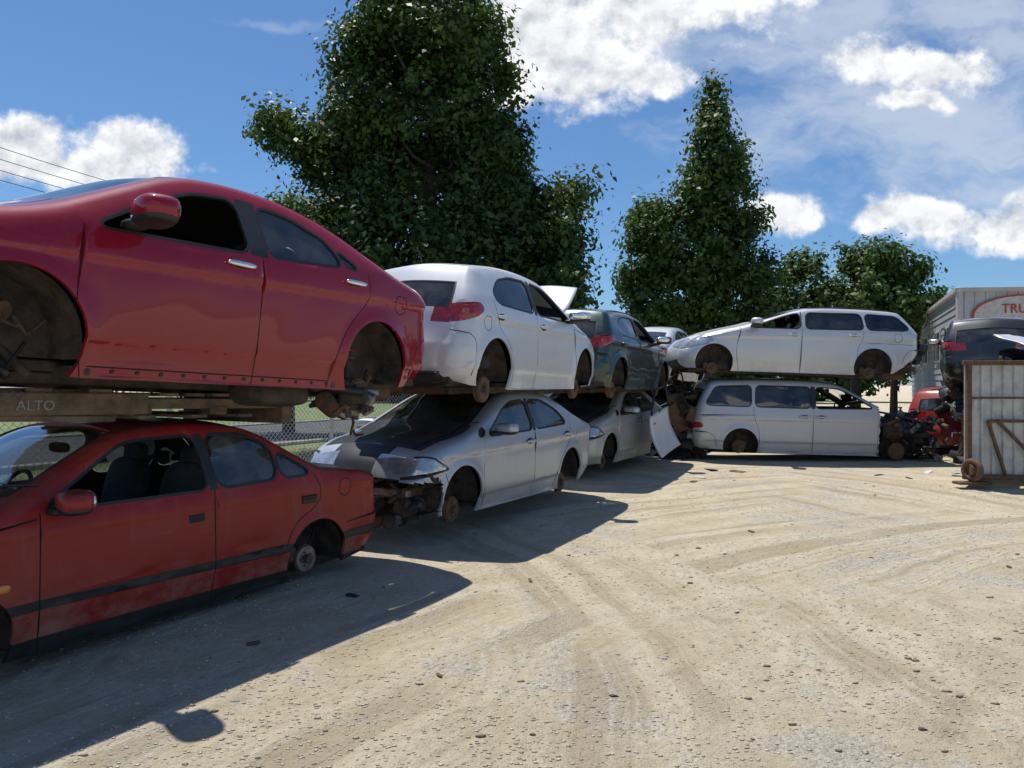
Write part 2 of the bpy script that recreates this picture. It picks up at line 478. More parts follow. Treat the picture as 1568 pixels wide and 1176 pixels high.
    b.torus((wsx-.55,-.36,wz-.08),.18,.015,5,(0,rad(65),0));b.cyl((wsx-.55,-.36,wz-.08),(wsx-.3,-.36,wz-.18),.03,.03,5)
    b.ell((wsx-.55,-.36,wz-.08),(.03,.06,.06),5)
    b.ell((sp['wst'][0]-.02,0,sp['wst'][1]-.10),(.02,.12,.035),5)
    for (hx,hz,hk) in sp.get('handles',[]):
        for sg in(-1,1):
            y_=float(Y(hx,hz)[0])
            if hk=='pull':
                b.ell((hx,sg*(y_+.024),hz),(.115,.014,.018),sp.get('hmat',7),.7)
                b.ell((hx,sg*(y_-.001),hz),(.07,.006,.035),4,.8)
                for e in(-.085,.085): b.box((hx+e,sg*(y_+.01),hz),(.02,.03,.02),sp.get('hmat',7),bev=.004)
            elif hk=='flap': b.box((hx,sg*(y_+.006),hz),(.15,.02,.06),5,bev=.006);b.box((hx,sg*(y_+.014),hz+.01),(.12,.012,.03),8,bev=.004)
            elif hk=='hole': b.box((hx,sg*(y_-.002),hz),(.12,.012,.055),4,bev=.004)
    if 'mirror' in sp:
        mx,mz,mc=sp['mirror'];q=sp.get('mk',1.)
        for sg in(-1,1):
            y_=float(Y(mx,mz-.04)[0]);cy=sg*(y_+.05+.12*q)
            b.ell((mx+.02,cy,mz+.03),(.09*q,.14*q,.060*q),mc,.62,(0,0,sg*-.3));b.ell((mx-.05*q,cy,mz+.03),(.04,.12*q,.05*q),6,.7,(0,0,sg*-.3))
            b.ell((mx+.03,sg*(y_+.03),mz-.035),(.065,.08,.028),5,.7);b.ell((mx+.02,cy,mz-.012*q),(.085*q,.13*q,.035*q),5,.7,(0,0,sg*-.3))
    if 'ind' in sp:
        for sg in(-1,1):
            y_=float(Y(*sp['ind'])[0]);b.ell((sp['ind'][0],sg*(y_+.004),sp['ind'][1]),(.06,.012,.025),9,.7)
    if sp.get('wiper'):
        wx,wz_=sp['wsb']
        for y_ in(-.35,.25): b.tube([(wx+.03,y_,wz_+.04),(wx-.10,y_+.28,wz_+.10),(wx-.15,y_+.55,wz_+.12)],.008,5,6)
    if 'extra' in sp: sp['extra'](b,x0,x1,W,Y)
    b.obj('running_gear_and_trim',[M_under,M_rust,M_steel,M_seat,M_int,M_black,M_chrome,paintm,M_rubber,M_orange,M_alu],root)
    root['W']=W
    return root
def place(ob,near,fwd,side,z,pitch=0,roll=0,scale=(1,1,1)):
    f=Vector(fwd).normalized();left=Vector((-f.y,f.x));W=ob['W']*scale[1]
    o=Vector(near)-(left*W if side=='L' else -left*W)
    ob.location=(o.x,o.y,z);ob.rotation_euler=(roll,-pitch,math.atan2(f.y,f.x));ob.scale=scale
def engine_junk(b,xa,xb,za,zb_,W,n,seed,mm=(0,1,2,5,10),ya=None):
    r=random.Random(seed)
    for i in range(n):
        c=(r.uniform(xa,xb),r.uniform(-W if ya is None else ya,W),r.uniform(za,zb_));m=r.choice(mm);k=r.random();ro=(r.uniform(-.5,.5),r.uniform(-.5,.5),r.uniform(0,3))
        if k<.35: b.box(c,(r.uniform(.08,.28),r.uniform(.05,.25),r.uniform(.05,.2)),m,ro,.02)
        elif k<.6:
            d=Vector((r.uniform(-1,1),r.uniform(-1,1),r.uniform(-.4,.4))).normalized()*r.uniform(.05,.15);b.cyl(Vector(c)-d,Vector(c)+d,r.uniform(.02,.08),None,m)
        else:
            p=Vector(c);pts=[p.copy()]
            for _ in range(5): p=p+Vector((r.uniform(-.12,.12),r.uniform(-.12,.12),r.uniform(-.1,.1)));pts.append(p.copy())
            b.tube(pts,r.uniform(.008,.022),m,6)
def lampwm(rear,front,extra=None):
    def f(t,x,z,a):
        if extra:
            r=extra(t,x,z,a)
            if r: return r
        if rear and x<.3 and rear[0]<z<rear[1] and a>rear[2]: return 'tail'
        if front and x>1.5 and front[0]<z<front[1] and front[2]<a and t!='hood': return 'clear'
        return None
    return f
def sqr(cx,cz,r=.075):
    return [(cx-r*.2,cz+r),(cx-r,cz+r),(cx-r,cz-r),(cx+r,cz-r),(cx+r,cz+r),(cx,cz+r)]
SP={}
SP['old']=dict(W=.84,zs=.13,wb=2.55,R=.31,za=.27,zb=(.925,.0),tum=.42,taper=.06,seat=1.15,rc=.06,hubr=.85,
 prof=[(-.68,.24,.10,.05,'bumperb'),(-.78,.30,.16,.07,'bumper'),(-.82,.42,.18,.08,'bumper'),(-.81,.52,.15,.08,'tail'),(-.76,.57,.12,.06,'tail'),(-.75,.82,.10,.05,'trunk'),(-.72,.89,.08,.03,'trunk'),(-.24,.96,.07,.03,'trunk'),(-.06,.98,.06,.05,'rw'),(.46,1.29,.055,.05,'roof'),(.66,1.355,.055,.03,'roof'),(1.1,1.39,.055,.03,'roof'),(1.45,1.37,.055,.04,'roof'),(1.62,1.33,.055,.06,'ws'),(2.3,.97,.06,.05,'hood'),(2.8,.87,.08,.03,'hood'),(3.22,.76,.12,.06,'grille'),(3.3,.6,.16,.08,'bumper'),(3.33,.45,.18,.08,'bumper'),(3.32,.26,.16,.07,'bumperb'),(3.22,.17,.12,.06,'x')],
 wins=[([(2.08,.945),(1.62,1.235),(1.52,1.285),(1.03,1.30),(1.0,.94)],'open'),([(.92,.94),(.95,1.30),(.62,1.285),(.40,1.17),(.40,.945)],'glass'),([(.36,.945),(.36,1.15),(.05,.95)],'glass')],
 polys=[([(-.9,.36),(3.4,.40),(3.4,.455),(-.9,.425)],'black',.005),([(-.9,.1),(-.9,.23),(3.4,.225),(3.4,.1)],'black',.005),([(.93,.93),(.96,1.31),(1.03,1.31),(1.0,.93)],'black',.004),([(-.9,.62),(-.70,.62),(-.68,.78),(-.9,.80)],'tail',.02)],
 seams=[[(2.10,.14),(2.12,.60),(2.10,.93)],[(.965,.14),(.965,.93)],[(.33,.42),(.25,.60),(.02,.68),(-.04,.80),(.03,.94)],[(2.12,.90),(3.15,.74)],[(-.31,.50),(-.80,.53)],sqr(-.30,.80,.07)],
 handles=[(1.12,.755,'hole'),(.10,.75,'flap')],mirror=(1.98,.97,7),ind=(2.33,.555),wsb=(2.25,.97),wst=(1.6,1.33),sw=.004,wiper=True,crease=[(.80,.0,.006),(.33,.0,.006)],
 wm=lampwm((.60,.79,.45),(.6,.72,.5)),dent=.004)
def bextra(b,x0,x1,W,Y):
    for i in range(13):
        x=.5+i*.15;y=float(Y(x,.245)[0])
        for s in(-1,1): b.ell((x,s*(y+.002),.243),(.014,.006,.012),5,.9,nu=8,nv=6)
    for s in(-1,1):
        y=float(Y(.42,.24)[0]);b.box((.43,s*(y-.01),.26),(.05,.03,.09),1,bev=.01);b.box((2.30,s*(y-.01),.26),(.06,.03,.09),1,bev=.01)
    b.ell((.75,.25,.16),(.32,.45,.10),0,.5)
    b.box((-.55,0,.36),(.10,1.3,.10),0,bev=.02)
    engine_junk(b,-.12,.28,.02,.24,.80,22,61,(0,1,1,2,5),.45)
    engine_junk(b,2.5,2.95,.15,.6,.62,20,62,(0,0,1,5),.35)
SP['sedan']=dict(W=.90,zs=.2,wb=2.70,R=.365,za=.40,zb=(1.125,-.05),tum=.42,taper=.08,seat=1.25,flare=.026,hubout=-.04,nohub=(2.70,),mk=1.25,hubm=1,droop=.20,
 prof=[(-.66,.30,.16,.05,'bumperb'),(-.78,.34,.22,.08,'bumper'),(-.84,.50,.26,.10,'bumper'),(-.84,.66,.26,.10,'tail'),(-.80,.78,.24,.10,'tail'),(-.77,.98,.20,.08,'trunk'),(-.70,1.09,.12,.04,'trunk'),(-.42,1.16,.10,.04,'trunk'),(-.20,1.20,.08,.05,'rw'),(.38,1.44,.07,.06,'roof'),(.66,1.525,.07,.04,'roof'),(1.05,1.57,.07,.04,'roof'),(1.45,1.56,.07,.05,'roof'),(1.75,1.50,.07,.08,'ws'),(2.55,1.10,.08,.07,'hood'),(3.0,1.0,.13,.04,'hood'),(3.40,.85,.18,.08,'grille'),(3.52,.68,.24,.10,'bumper'),(3.56,.5,.26,.10,'bumper'),(3.52,.3,.22,.08,'bumperb'),(3.42,.22,.18,.08,'x')],
 wins=[([(2.30,1.045),(1.86,1.30),(1.62,1.405),(1.30,1.445),(1.27,1.085)],'open'),([(1.11,1.095),(1.13,1.445),(.82,1.42),(.52,1.31),(.40,1.14)],'glass'),([(.35,1.14),(.46,1.27),(.22,1.15)],'tint')],
 polys=[([(1.12,1.07),(1.14,1.465),(1.30,1.465),(1.27,1.07)],'black',.01),([(-.9,.80),(-.60,.82),(-.58,.98),(-.9,1.0)],'tail',.04)],
 seams=[[(2.34,.21),(2.42,.55),(2.36,1.04)],[(1.19,.21),(1.19,.6),(1.17,1.07)],[(.50,.22),(.44,.55),(.28,.78),(.12,.9),(.13,1.12)],[(-.48,.32),(-.50,.60),(-.72,.70)],[(.5,.265),(2.3,.265)],sqr(-.28,.93,.075)],
 handles=[(1.37,.985,'pull'),(.30,1.03,'pull')],hmat=6,mirror=(2.06,1.12,7),wsb=(2.5,1.09),wst=(1.75,1.5),crease=[(.925,-.03,.011),(.40,0,.012)],sw=.004,
 wm=lampwm((.80,.98,.5),(.7,.84,.5)),dent=.003,extra=bextra)
def cextra(b,x0,x1,W,Y):
    b.box((-.70,0,.78),(.02,.50,.13),5,bev=.006);b.box((-.72,0,.86),(.03,.6,.03),6,bev=.008)
    b.tube([(-.62,-.15,1.12),(-.60,.25,1.16)],.008,5,6)
    b.box((-.66,.0,.36),(.06,1.1,.05),5,bev=.015)
    b.tube([(-.1,0,1.49),(-.22,0,1.66)],.006,5,6)
SP['hatch']=dict(W=.845,zs=.2,wb=2.49,R=.345,za=.38,zb=(1.07,-.035),tum=.40,taper=.07,seat=1.2,flare=.03,tintrw=False,droop=.14,
 prof=[(-.42,.28,.12,.05,'bumperb'),(-.56,.32,.22,.10,'bumperb'),(-.62,.42,.26,.12,'bumper'),(-.63,.60,.26,.12,'bumper'),(-.57,.72,.22,.10,'hatch'),(-.52,.92,.20,.10,'hatch'),(-.48,1.06,.16,.09,'rw'),(-.27,1.40,.09,.07,'roof'),(-.20,1.45,.08,.05,'roof'),(.3,1.50,.07,.04,'roof'),(.9,1.51,.07,.04,'roof'),(1.3,1.48,.07,.05,'roof'),(1.5,1.44,.07,.07,'ws'),(2.3,1.02,.08,.06,'hood'),(2.8,.90,.14,.05,'hood'),(3.05,.78,.2,.08,'grille'),(3.13,.6,.24,.1,'bumper'),(3.12,.35,.22,.1,'bumperb'),(3.0,.22,.15,.06,'x')],
 wins=[([(2.06,1.02),(1.60,1.29),(1.38,1.375),(1.05,1.40),(1.02,1.045)],'open'),([(.94,1.05),(.97,1.40),(.55,1.395),(.22,1.33),(.02,1.17),(.12,1.085)],'tint')],
 polys=[([(.95,1.03),(.97,1.42),(1.05,1.42),(1.02,1.03)],'black',.005),([(-.7,.86),(-.5,.86),(-.22,.98),(-.26,1.06),(-.7,1.03)],'tail',.03)],
 seams=[[(2.10,.22),(2.16,.55),(2.10,1.0)],[(1.0,.21),(1.0,.6),(.985,1.03)],[(.42,.24),(.38,.5),(.22,.72),(.06,.85),(.0,1.12)],[(-.40,.34),(-.36,.72),(-.55,.78)],[(2.1,.95),(2.9,.84)],sqr(-.16,.86,.07)],
 handles=[(1.14,.90,'pull'),(.12,.94,'pull')],mirror=(1.92,1.06,7),wsb=(2.25,1.02),wst=(1.5,1.44),crease=[(.90,-.03,.009),(.40,-.02,.008)],hubm=1,
 wm=lampwm((.86,1.04,.66),(.66,.82,.5),lambda t,x,z,a:'gap' if (t=='bumper' and .69<z<.725 and a<.8 and x<0) else None),extra=cextra)
def dfront(t,x,z,a):
    if x>2.7 and z<.62: return 'none'
    if x>2.7 and t!='hood' and a<.45: return 'black'
    return None
def dextra(b,x0,x1,W,Y):
    b.box((3.13,0,.48),(.07,1.15,.10),2,bev=.02)
    b.box((3.02,0,.50),(.05,.75,.36),5,bev=.01)
    for i in range(7): b.box((3.05,0,.36+.045*i),(.01,.7,.012),10,bev=.002)
    for s in(-1,1):
        b.box((3.0,s*.52,.48),(.35,.07,.11),1,bev=.02);b.box((3.10,s*.62,.36),(.10,.16,.10),5,(.3,.2,.4),.03)
        b.box((3.06,s*.60,.60),(.20,.10,.05),5,(0,.2,.3),.01)
    b.box((3.0,0,.30),(.10,1.1,.06),1,bev=.02)
    engine_junk(b,2.8,3.12,.18,.58,.66,46,4,(0,1,5,5,0))
SP['sedan2']=dict(W=.845,zs=.2,wb=2.55,R=.34,za=.38,zb=(1.03,-.02),tum=.38,taper=.07,seat=1.25,flare=.022,hubm=1,droop=.10,
 prof=[(-.70,.30,.12,.05,'bumperb'),(-.80,.36,.2,.08,'bumper'),(-.86,.52,.22,.10,'bumper'),(-.84,.70,.2,.08,'tail'),(-.82,.94,.15,.06,'trunk'),(-.76,1.03,.10,.04,'trunk'),(-.42,1.09,.08,.05,'rw'),(.2,1.37,.07,.05,'roof'),(.42,1.43,.07,.04,'roof'),(.9,1.475,.07,.04,'roof'),(1.3,1.465,.07,.05,'roof'),(1.55,1.42,.07,.08,'ws'),(2.36,1.04,.08,.07,'hood'),(2.9,.95,.14,.05,'hood'),(3.16,.84,.2,.08,'grille'),(3.27,.66,.22,.1,'bumper'),(3.30,.5,.22,.1,'bumper'),(3.25,.3,.2,.1,'bumperb'),(3.15,.22,.15,.06,'x')],
 wins=[([(2.06,1.0),(1.62,1.26),(1.40,1.345),(1.06,1.365),(1.03,1.015)],'glass'),([(.95,1.02),(.98,1.365),(.62,1.35),(.28,1.22),(.10,1.05)],'glass'),([(2.27,1.0),(2.12,1.10),(2.12,1.0)],'tint')],
 polys=[([(.96,1.0),(.98,1.385),(1.06,1.385),(1.03,1.0)],'black',.005),([(2.78,.70),(3.4,.61),(3.4,.84),(3.03,.85)],'black',.03),([(2.82,.71),(3.4,.64),(3.4,.82),(3.05,.835)],'clear',.03),([(-.9,.72),(-.66,.74),(-.64,.92),(-.9,.94)],'tail',.03)],
 seams=[[(2.12,.22),(2.18,.55),(2.12,1.0)],[(1.01,.21),(1.01,.6),(.99,1.0)],[(.42,.24),(.38,.5),(.22,.70),(.02,.82),(.0,1.04)],[(2.75,.30),(2.86,.66)],sqr(-.22,.84,.07)],
 handles=[(1.15,.88,'pull'),(.14,.91,'pull')],mirror=(1.92,1.05,7),wsb=(2.36,1.03),wst=(1.55,1.42),crease=[(.86,-.02,.010),(.40,-.02,.009)],wiper=True,
 wm=lampwm((.72,.92,.5),(.64,.82,.42),dfront),rms=lambda x,z:x>2.91 and z<.60,extra=dextra)
SP['sedan3']=dict(SP['sedan2']);
for k in('rms','extra'): SP['sedan3'].pop(k)
SP['sedan3']['wm']=lampwm((.72,.92,.5),(.64,.80,.42))
def uextra(b,x0,x1,W,Y):
    engine_junk(b,-1.0,-.75,.3,.75,.75,26,9);b.box((-.86,0,.5),(.06,1.5,.12),5,bev=.02)
    for s in(-1,1):
        b.box((-.80,s*.72,.56),(.30,.10,.10),5,(.2,.1,0),.02);b.tube([(-.9,s*.7,.9),(-.98,s*.74,.7),(-.92,s*.7,.5)],.015,5)
        b.tube([(1.2,s*.60,1.485),(.4,s*.61,1.50),(-.3,s*.59,1.47)],.012,5,6)
SP['wagon']=dict(W=.87,zs=.2,wb=3.0,R=.36,za=.36,zb=(1.055,-.005),tum=.36,taper=.06,seat=1.55,flare=.022,hubout=-.06,hubr=.85,hubm=1,mk=1.2,droop=.08,
 prof=[(-.72,.46,.12,.05,'bumperb'),(-.84,.50,.2,.08,'bumper'),(-.90,.60,.2,.08,'bumper'),(-.90,.78,.18,.08,'hatch'),(-.88,.98,.15,.07,'hatch'),(-.84,1.06,.13,.07,'rw'),(-.55,1.39,.09,.06,'roof'),(-.45,1.44,.08,.05,'roof'),(.1,1.47,.07,.04,'roof'),(.8,1.48,.07,.04,'roof'),(1.15,1.46,.07,.05,'roof'),(1.40,1.42,.07,.08,'ws'),(2.42,1.09,.09,.07,'hood'),(2.95,.98,.15,.05,'hood'),(3.42,.82,.22,.08,'grille'),(3.62,.66,.28,.12,'bumper'),(3.68,.5,.28,.12,'bumper'),(3.64,.32,.25,.1,'bumperb'),(3.5,.24,.2,.08,'x')],
 wins=[([(2.30,1.06),(1.75,1.27),(1.50,1.345),(1.40,1.345),(1.38,1.06)],'open'),([(1.28,1.06),(1.26,1.365),(.24,1.37),(.20,1.07)],'tint'),([(.12,1.07),(.16,1.37),(-.42,1.34),(-.66,1.12),(-.60,1.075)],'tint')],
 polys=[([(3.0,.74),(3.8,.56),(3.8,.72),(3.38,.86),(3.1,.90)],'clear',.04),([(-1,.72),(-.84,.72),(-.80,1.0),(-1,1.0)],'black',.03)],
 seams=[[(2.52,.22),(2.60,.6),(2.50,1.05)],[(1.36,.21),(1.36,1.04),(1.36,1.40)],[(.30,.24),(.32,.72),(.22,.86),(.20,1.04)],[(.22,.82),(-.74,.80)],[(2.5,1.0),(3.3,.80)],[(-.55,.45),(-.62,.70),(-.88,.72)],sqr(-.45,.92,.075)],
 handles=[(1.50,.93,'pull'),(.38,.95,'pull')],mirror=(2.24,1.12,7),wsb=(2.4,1.08),wst=(1.4,1.42),crease=[(.88,-.01,.010),(.40,0,.008)],
 wm=lampwm(None,(.6,.80,.5)),extra=uextra)
def vextra(b,x0,x1,W,Y):
    for s in(-1,1):
        b.box((3.1,s*.48,.52),(1.25,.08,.12),0,(0,.03,s*.03),.02)
        b.box((2.95,s*.66,.72),(.40,.22,.34),0,bev=.06);b.cyl((2.98,s*.62,.86),(2.98,s*.62,.93),.09,.09,1)
        b.tube([(2.62,s*.78,1.06),(3.0,s*.76,1.0),(3.4,s*.72,.90),(3.7,s*.62,.72)],.02,5)
        b.cyl((3.0,s*(W-.12),.30),(3.0,s*(W-.19),.30),.16,.16,1,22)
    b.box((3.15,0,.62),(.55,.75,.42),10,(0,.1,.1),.06);b.box((3.12,.0,.86),(.45,.5,.10),5,(0,.05,.1),.03)
    b.box((3.68,0,.58),(.06,.85,.45),5,bev=.01);b.box((3.80,0,.45),(.09,1.3,.12),2,(0,0,.05),.02);b.box((3.74,0,.84),(.08,1.3,.06),5,bev=.01)
    b.box((2.63,0,.75),(.04,1.5,.75),0,bev=.01)
    b.box((3.72,-.55,.55),(.22,.25,.16),5,(.3,.2,.5),.05);b.box((3.72,.6,.60),(.2,.25,.2),5,(.1,.4,.2),.05)
    engine_junk(b,2.7,3.95,.15,1.0,.82,130,21,(0,1,0,5,10,5))
SP['van']=dict(W=.87,zs=.2,wb=3.0,R=.34,za=.34,zb=(1.08,0),tum=.30,taper=.05,seat=1.75,flare=.018,rc=.08,hubout=-.04,hubm=1,nohub=(3.0,),
 prof=[(-.78,.26,.12,.05,'bumperb'),(-.88,.32,.18,.08,'bumper'),(-.92,.46,.2,.08,'bumper'),(-.91,.62,.18,.08,'hatch'),(-.86,1.0,.14,.07,'hatch'),(-.82,1.12,.12,.07,'rw'),(-.62,1.54,.09,.06,'roof'),(-.52,1.60,.08,.05,'roof'),(.3,1.635,.07,.04,'roof'),(1.2,1.635,.07,.04,'roof'),(1.70,1.60,.07,.05,'roof'),(1.94,1.55,.07,.08,'ws'),(2.68,1.13,.09,.07,'hood'),(3.25,1.0,.12,.05,'hood'),(3.62,.86,.2,.08,'grille'),(3.75,.6,.22,.1,'bumper'),(3.72,.3,.22,.1,'bumperb'),(3.6,.22,.2,.08,'x')],
 wins=[([(2.52,1.12),(2.05,1.40),(1.86,1.485),(1.44,1.50),(1.42,1.10)],'open'),([(1.32,1.10),(1.33,1.505),(.30,1.51),(.27,1.11)],'tint'),([(.18,1.11),(.20,1.51),(-.48,1.48),(-.68,1.16),(-.62,1.12)],'tint')],
 polys=[([(1.33,1.09),(1.34,1.52),(1.43,1.52),(1.41,1.09)],'black',.005),([(-1,.66),(-.72,.68),(-.74,.77),(-1,.77)],'tail',.02),([(-1,.1),(-1,.26),(3,.26),(3,.1)],'alt',.01)],
 seams=[[(2.60,.22),(2.60,1.08)],[(1.37,.21),(1.37,1.09)],[(.36,.24),(.34,.70),(.24,.86),(.23,1.09)],[(.24,.94),(-.80,.92)],[(-.45,.30),(-.52,.58),(-.90,.60)]],
 handles=[(1.52,.93,'pull'),(1.20,.93,'pull')],wsb=(2.6,1.12),wst=(1.94,1.55),crease=[(.84,0,.011),(.42,0,.009)],althood=False,
 wm=lampwm((.66,.77,.7),None,lambda t,x,z,a:'none' if x>2.66 else None),rms=lambda x,z:x>2.62,extra=vextra)

P_red1=paint('red_metallic_paint',(.26,.0012,.016),.0,.5,1.,.08,.0,1.,.05,.12)
P_red2=paint('faded_red_paint',(.28,.012,.009),0.,.5,.4,.50,.30,2.,.18,.15)
P_white=paint('white_paint',(.60,.62,.66),.1,.34,.7,.40,.06,3.)
P_silver=paint('silver_paint',(.44,.46,.51),.5,.38,.6,.65,.08,4.,.12)
P_beige=paint('champagne_paint',(.46,.46,.44),.45,.38,.6,.65,.1,5.,.12)
P_green=paint('dark_green_paint',(.015,.038,.038),.3,.28,.8,.18,.03,6.)
P_van1=paint('pale_silver_paint',(.56,.57,.60),.3,.36,.7,.40,.1,7.,.1)
P_van2=paint('pearl_white_paint',(.50,.51,.54),.25,.36,.6,.55,.1,8.,.12)
P_grey=paint('grey_paint',(.16,.17,.18),.4,.36,.6,.5,.1,9.)
P_dark=paint('charcoal_paint',(.025,.028,.033),.4,.32,.8,.2,.03,10.)
M_hoodblk=paint('black_bonnet',(.055,.06,.075),0.3,.34,1.,.12,.03,11.,.04)

ROW=Vector((.52,.854))
A=build_car('wrecked_red_sedan',SP['old'],P_red2,seed=1,glass=M_glassd)
place(A,(-1.54,5.98),-ROW,'L',-.06)
B=build_car('wrecked_red_sedan',SP['sedan'],P_red1,seed=2)
place(B,(-1.085,6.0),-ROW,'L',1.34,rad(2.3))
C=build_car('wrecked_white_hatchback',SP['hatch'],P_white,seed=3,hood_open=rad(48))
place(C,(-.150,7.7),(math.sin(rad(27)),math.cos(rad(27))),'R',1.33,scale=(1,1,1.03))
D=build_car('wrecked_silver_sedan',SP['sedan2'],P_silver,alt=M_hoodblk,seed=4,glass=M_glassd)
place(D,(.79,9.91),(-.5,-.866),'L',.04)
SPE=dict(SP['hatch']);SPE.pop('extra')
E_=build_car('wrecked_green_hatchback',SPE,P_green,seed=5)
place(E_,(1.72,11.7),(math.sin(rad(27)),math.cos(rad(27))),'R',1.30)
F=build_car('wrecked_champagne_sedan',SP['sedan3'],P_beige,alt=M_hoodblk,seed=6)
place(F,(2.83,14.5),(-math.sin(rad(28)),-math.cos(rad(28))),'L',.08)
G=build_car('wrecked_white_sedan',SP['sedan3'],P_white,seed=7)
place(G,(3.66,16.6),(math.sin(rad(27)),math.cos(rad(27))),'R',1.45)
H=build_car('wrecked_grey_sedan',SP['sedan3'],P_grey,seed=8)
place(H,(4.9,19.6),(-math.sin(rad(27)),-math.cos(rad(27))),'L',.08)
U=build_car('wrecked_silver_people_mover',SP['wagon'],P_van1,seed=9)
place(U,(6.88,14.2),(-math.cos(rad(3)),math.sin(rad(3))),'L',1.56,rad(2.0))
V=build_car('wrecked_white_minivan',SP['van'],P_van2,alt=P_silver,seed=10)
place(V,(4.45,14.5),(math.cos(rad(3)),-math.sin(rad(3))),'R',.06,rad(-1.3))
K=build_car('wrecked_charcoal_hatchback',SPE,P_dark,seed=12)
place(K,(10.35,14.6),(.50,.86),'R',1.42,rad(2))
K2=build_car('wrecked_red_hatchback',SPE,P_red2,seed=13)
place(K2,(10.2,15.6),(.62,.78),'R',.0)

# ------------------------------------------------------------------ ground
def gz(x,y):
    t=np.clip((y-9)/5,0,1);z=.1*t*t*(3-2*t)
    und=.012*np.sin(x*1.3+y*.7)+.010*np.sin(x*.6-y*1.9+1)
    return z+und*np.clip((22-y)/6,0,1)*np.clip((22-abs(x))/6,0,1)-.012
xs=np.concatenate([np.linspace(-400,-30,14),np.linspace(-24,24,193),np.linspace(30,400,14)])
ys=np.concatenate([np.linspace(-60,-4,8),np.linspace(-2,26,141),np.linspace(30,80,12),np.linspace(100,700,10)])
gx,gy=np.meshgrid(xs,ys);gzz=gz(gx,gy)
Vg=np.stack([gx.ravel(),gy.ravel(),gzz.ravel()],1);nx=len(xs)
ii,jj=np.meshgrid(np.arange(len(ys)-1),np.arange(nx-1),indexing='ij');a=(ii*nx+jj).ravel()
Fg=np.stack([a,a+1,a+nx+1,a+nx],1)
m,h,o=newmat('dry_dirt_and_gravel')
pos=h.n('ShaderNodeNewGeometry').outputs['Position']
nbig=h.noise(pos,.35,4,.6);nmid=h.noise(pos,1.6,7,.65);nfine=h.noise(pos,14,7,.72);ngr=h.noise(pos,70,3,.7)
col=h.mix(h.sstep(nmid,.38,.66),(.55,.465,.325,1),(.67,.58,.43,1))
grav=h.sstep(h.m('ADD',h.m('MULTIPLY',nbig,.5),h.m('MULTIPLY',nmid,.5)),.50,.57)
vor=h.n('ShaderNodeTexVoronoi',{'Vector':pos,'Scale':48.,'Randomness':1.})
stone=h.mix(h.n('ShaderNodeSeparateColor',{0:vor.outputs['Color']}).outputs[0],(.32,.31,.285,1),(.66,.63,.56,1))
col=h.mix(h.m('MULTIPLY',grav,.6),col,stone)
def track(cx,cy,sc,seed):
    dv=h.vm('SUBTRACT',pos,(cx,cy,0));dv=h.vm('MULTIPLY',dv,(1,1,0))
    L=h.n('ShaderNodeVectorMath',{0:dv},operation='LENGTH').outputs['Value']
    L=h.m('ADD',L,h.m('MULTIPLY',h.noise(pos,.5,2,.5),.5))
    sx=h.n('ShaderNodeSeparateXYZ',{0:dv})
    ang=h.m('ARCTAN2',sx.outputs[1],sx.outputs[0])
    n1=h.n('ShaderNodeTexNoise',{'W':h.m('ADD',h.m('MULTIPLY',L,sc),seed),'Scale':1.,'Detail':5.,'Roughness':.6},noise_dimensions='1D').outputs[0]
    tread=h.m('SINE',h.m('ADD',h.m('MULTIPLY',ang,1400./9.),h.m('MULTIPLY',h.m('SINE',h.m('MULTIPLY',L,42.)),1.2)))
    return n1,tread
t1,w1=track(8.9,-1.7,3.0,0.);t2,w2=track(-7.,4.,2.4,30.)
msk=h.sstep(h.noise(pos,.22,2,.5),.44,.56)
tr=h.n('ShaderNodeMix',{0:msk,2:t1,3:t2}).outputs[0];tw=h.n('ShaderNodeMix',{0:msk,2:w1,3:w2}).outputs[0]
wear=h.sstep(h.noise(h.vm('ADD',pos,(4,7,0)),.55,4,.6),.36,.56)
tr=h.m('ADD',h.m('MULTIPLY',h.m('SUBTRACT',tr,.5),h.m('ADD',.3,h.m('MULTIPLY',wear,.8))),.5)
tmask=h.m('MULTIPLY',h.sstep(tr,.52,.60),h.sstep(h.noise(pos,.8,3,.6),.42,.56))
col=h.mix(h.m('MULTIPLY',h.sstep(tr,.50,.60),.50),col,(.72,.63,.47,1))
col=h.mix(h.m('MULTIPLY',h.sstep(tr,.47,.38),.55),col,(.40,.325,.22,1))
col=h.mix(h.m('MULTIPLY',h.m('MULTIPLY',h.sstep(tw,-.2,-.9),tmask),.30),col,(.38,.31,.21,1))
col=h.mix(h.m('MULTIPLY',h.sstep(nfine,.47,.66),.40),col,(.39,.325,.22,1))
col=h.mix(h.m('MULTIPLY',h.sstep(ngr,.58,.70),.35),col,(.23,.20,.15,1))
oil=h.sstep(h.noise(h.vm('ADD',pos,(9,3,0)),.9,5,.7),.60,.74)
col=h.mix(h.m('MULTIPLY',oil,.35),col,(.28,.23,.165,1))
hh=h.m('ADD',h.m('MULTIPLY',tr,.11),h.m('ADD',h.m('MULTIPLY',nfine,.050),h.m('MULTIPLY',ngr,.015)))
hh=h.m('ADD',hh,h.m('MULTIPLY',nmid,.09))
hh=h.m('ADD',hh,h.m('MULTIPLY',h.m('MULTIPLY',tw,tmask),.006))
hh=h.m('ADD',hh,h.m('MULTIPLY',h.m('MULTIPLY',vor.outputs['Distance'],-.016),grav))
bp=h.n('ShaderNodeBump',{'Strength':1.,'Distance':1.,'Height':hh}).outputs[0]
p=h.n('ShaderNodeBsdfPrincipled',{'Base Color':col,'Roughness':.95,'Specular IOR Level':.15,'Normal':bp})
h.t.links.new(p.outputs[0],o.inputs[0])
npmesh('ground',Vg,Fg,[m],smooth=True)
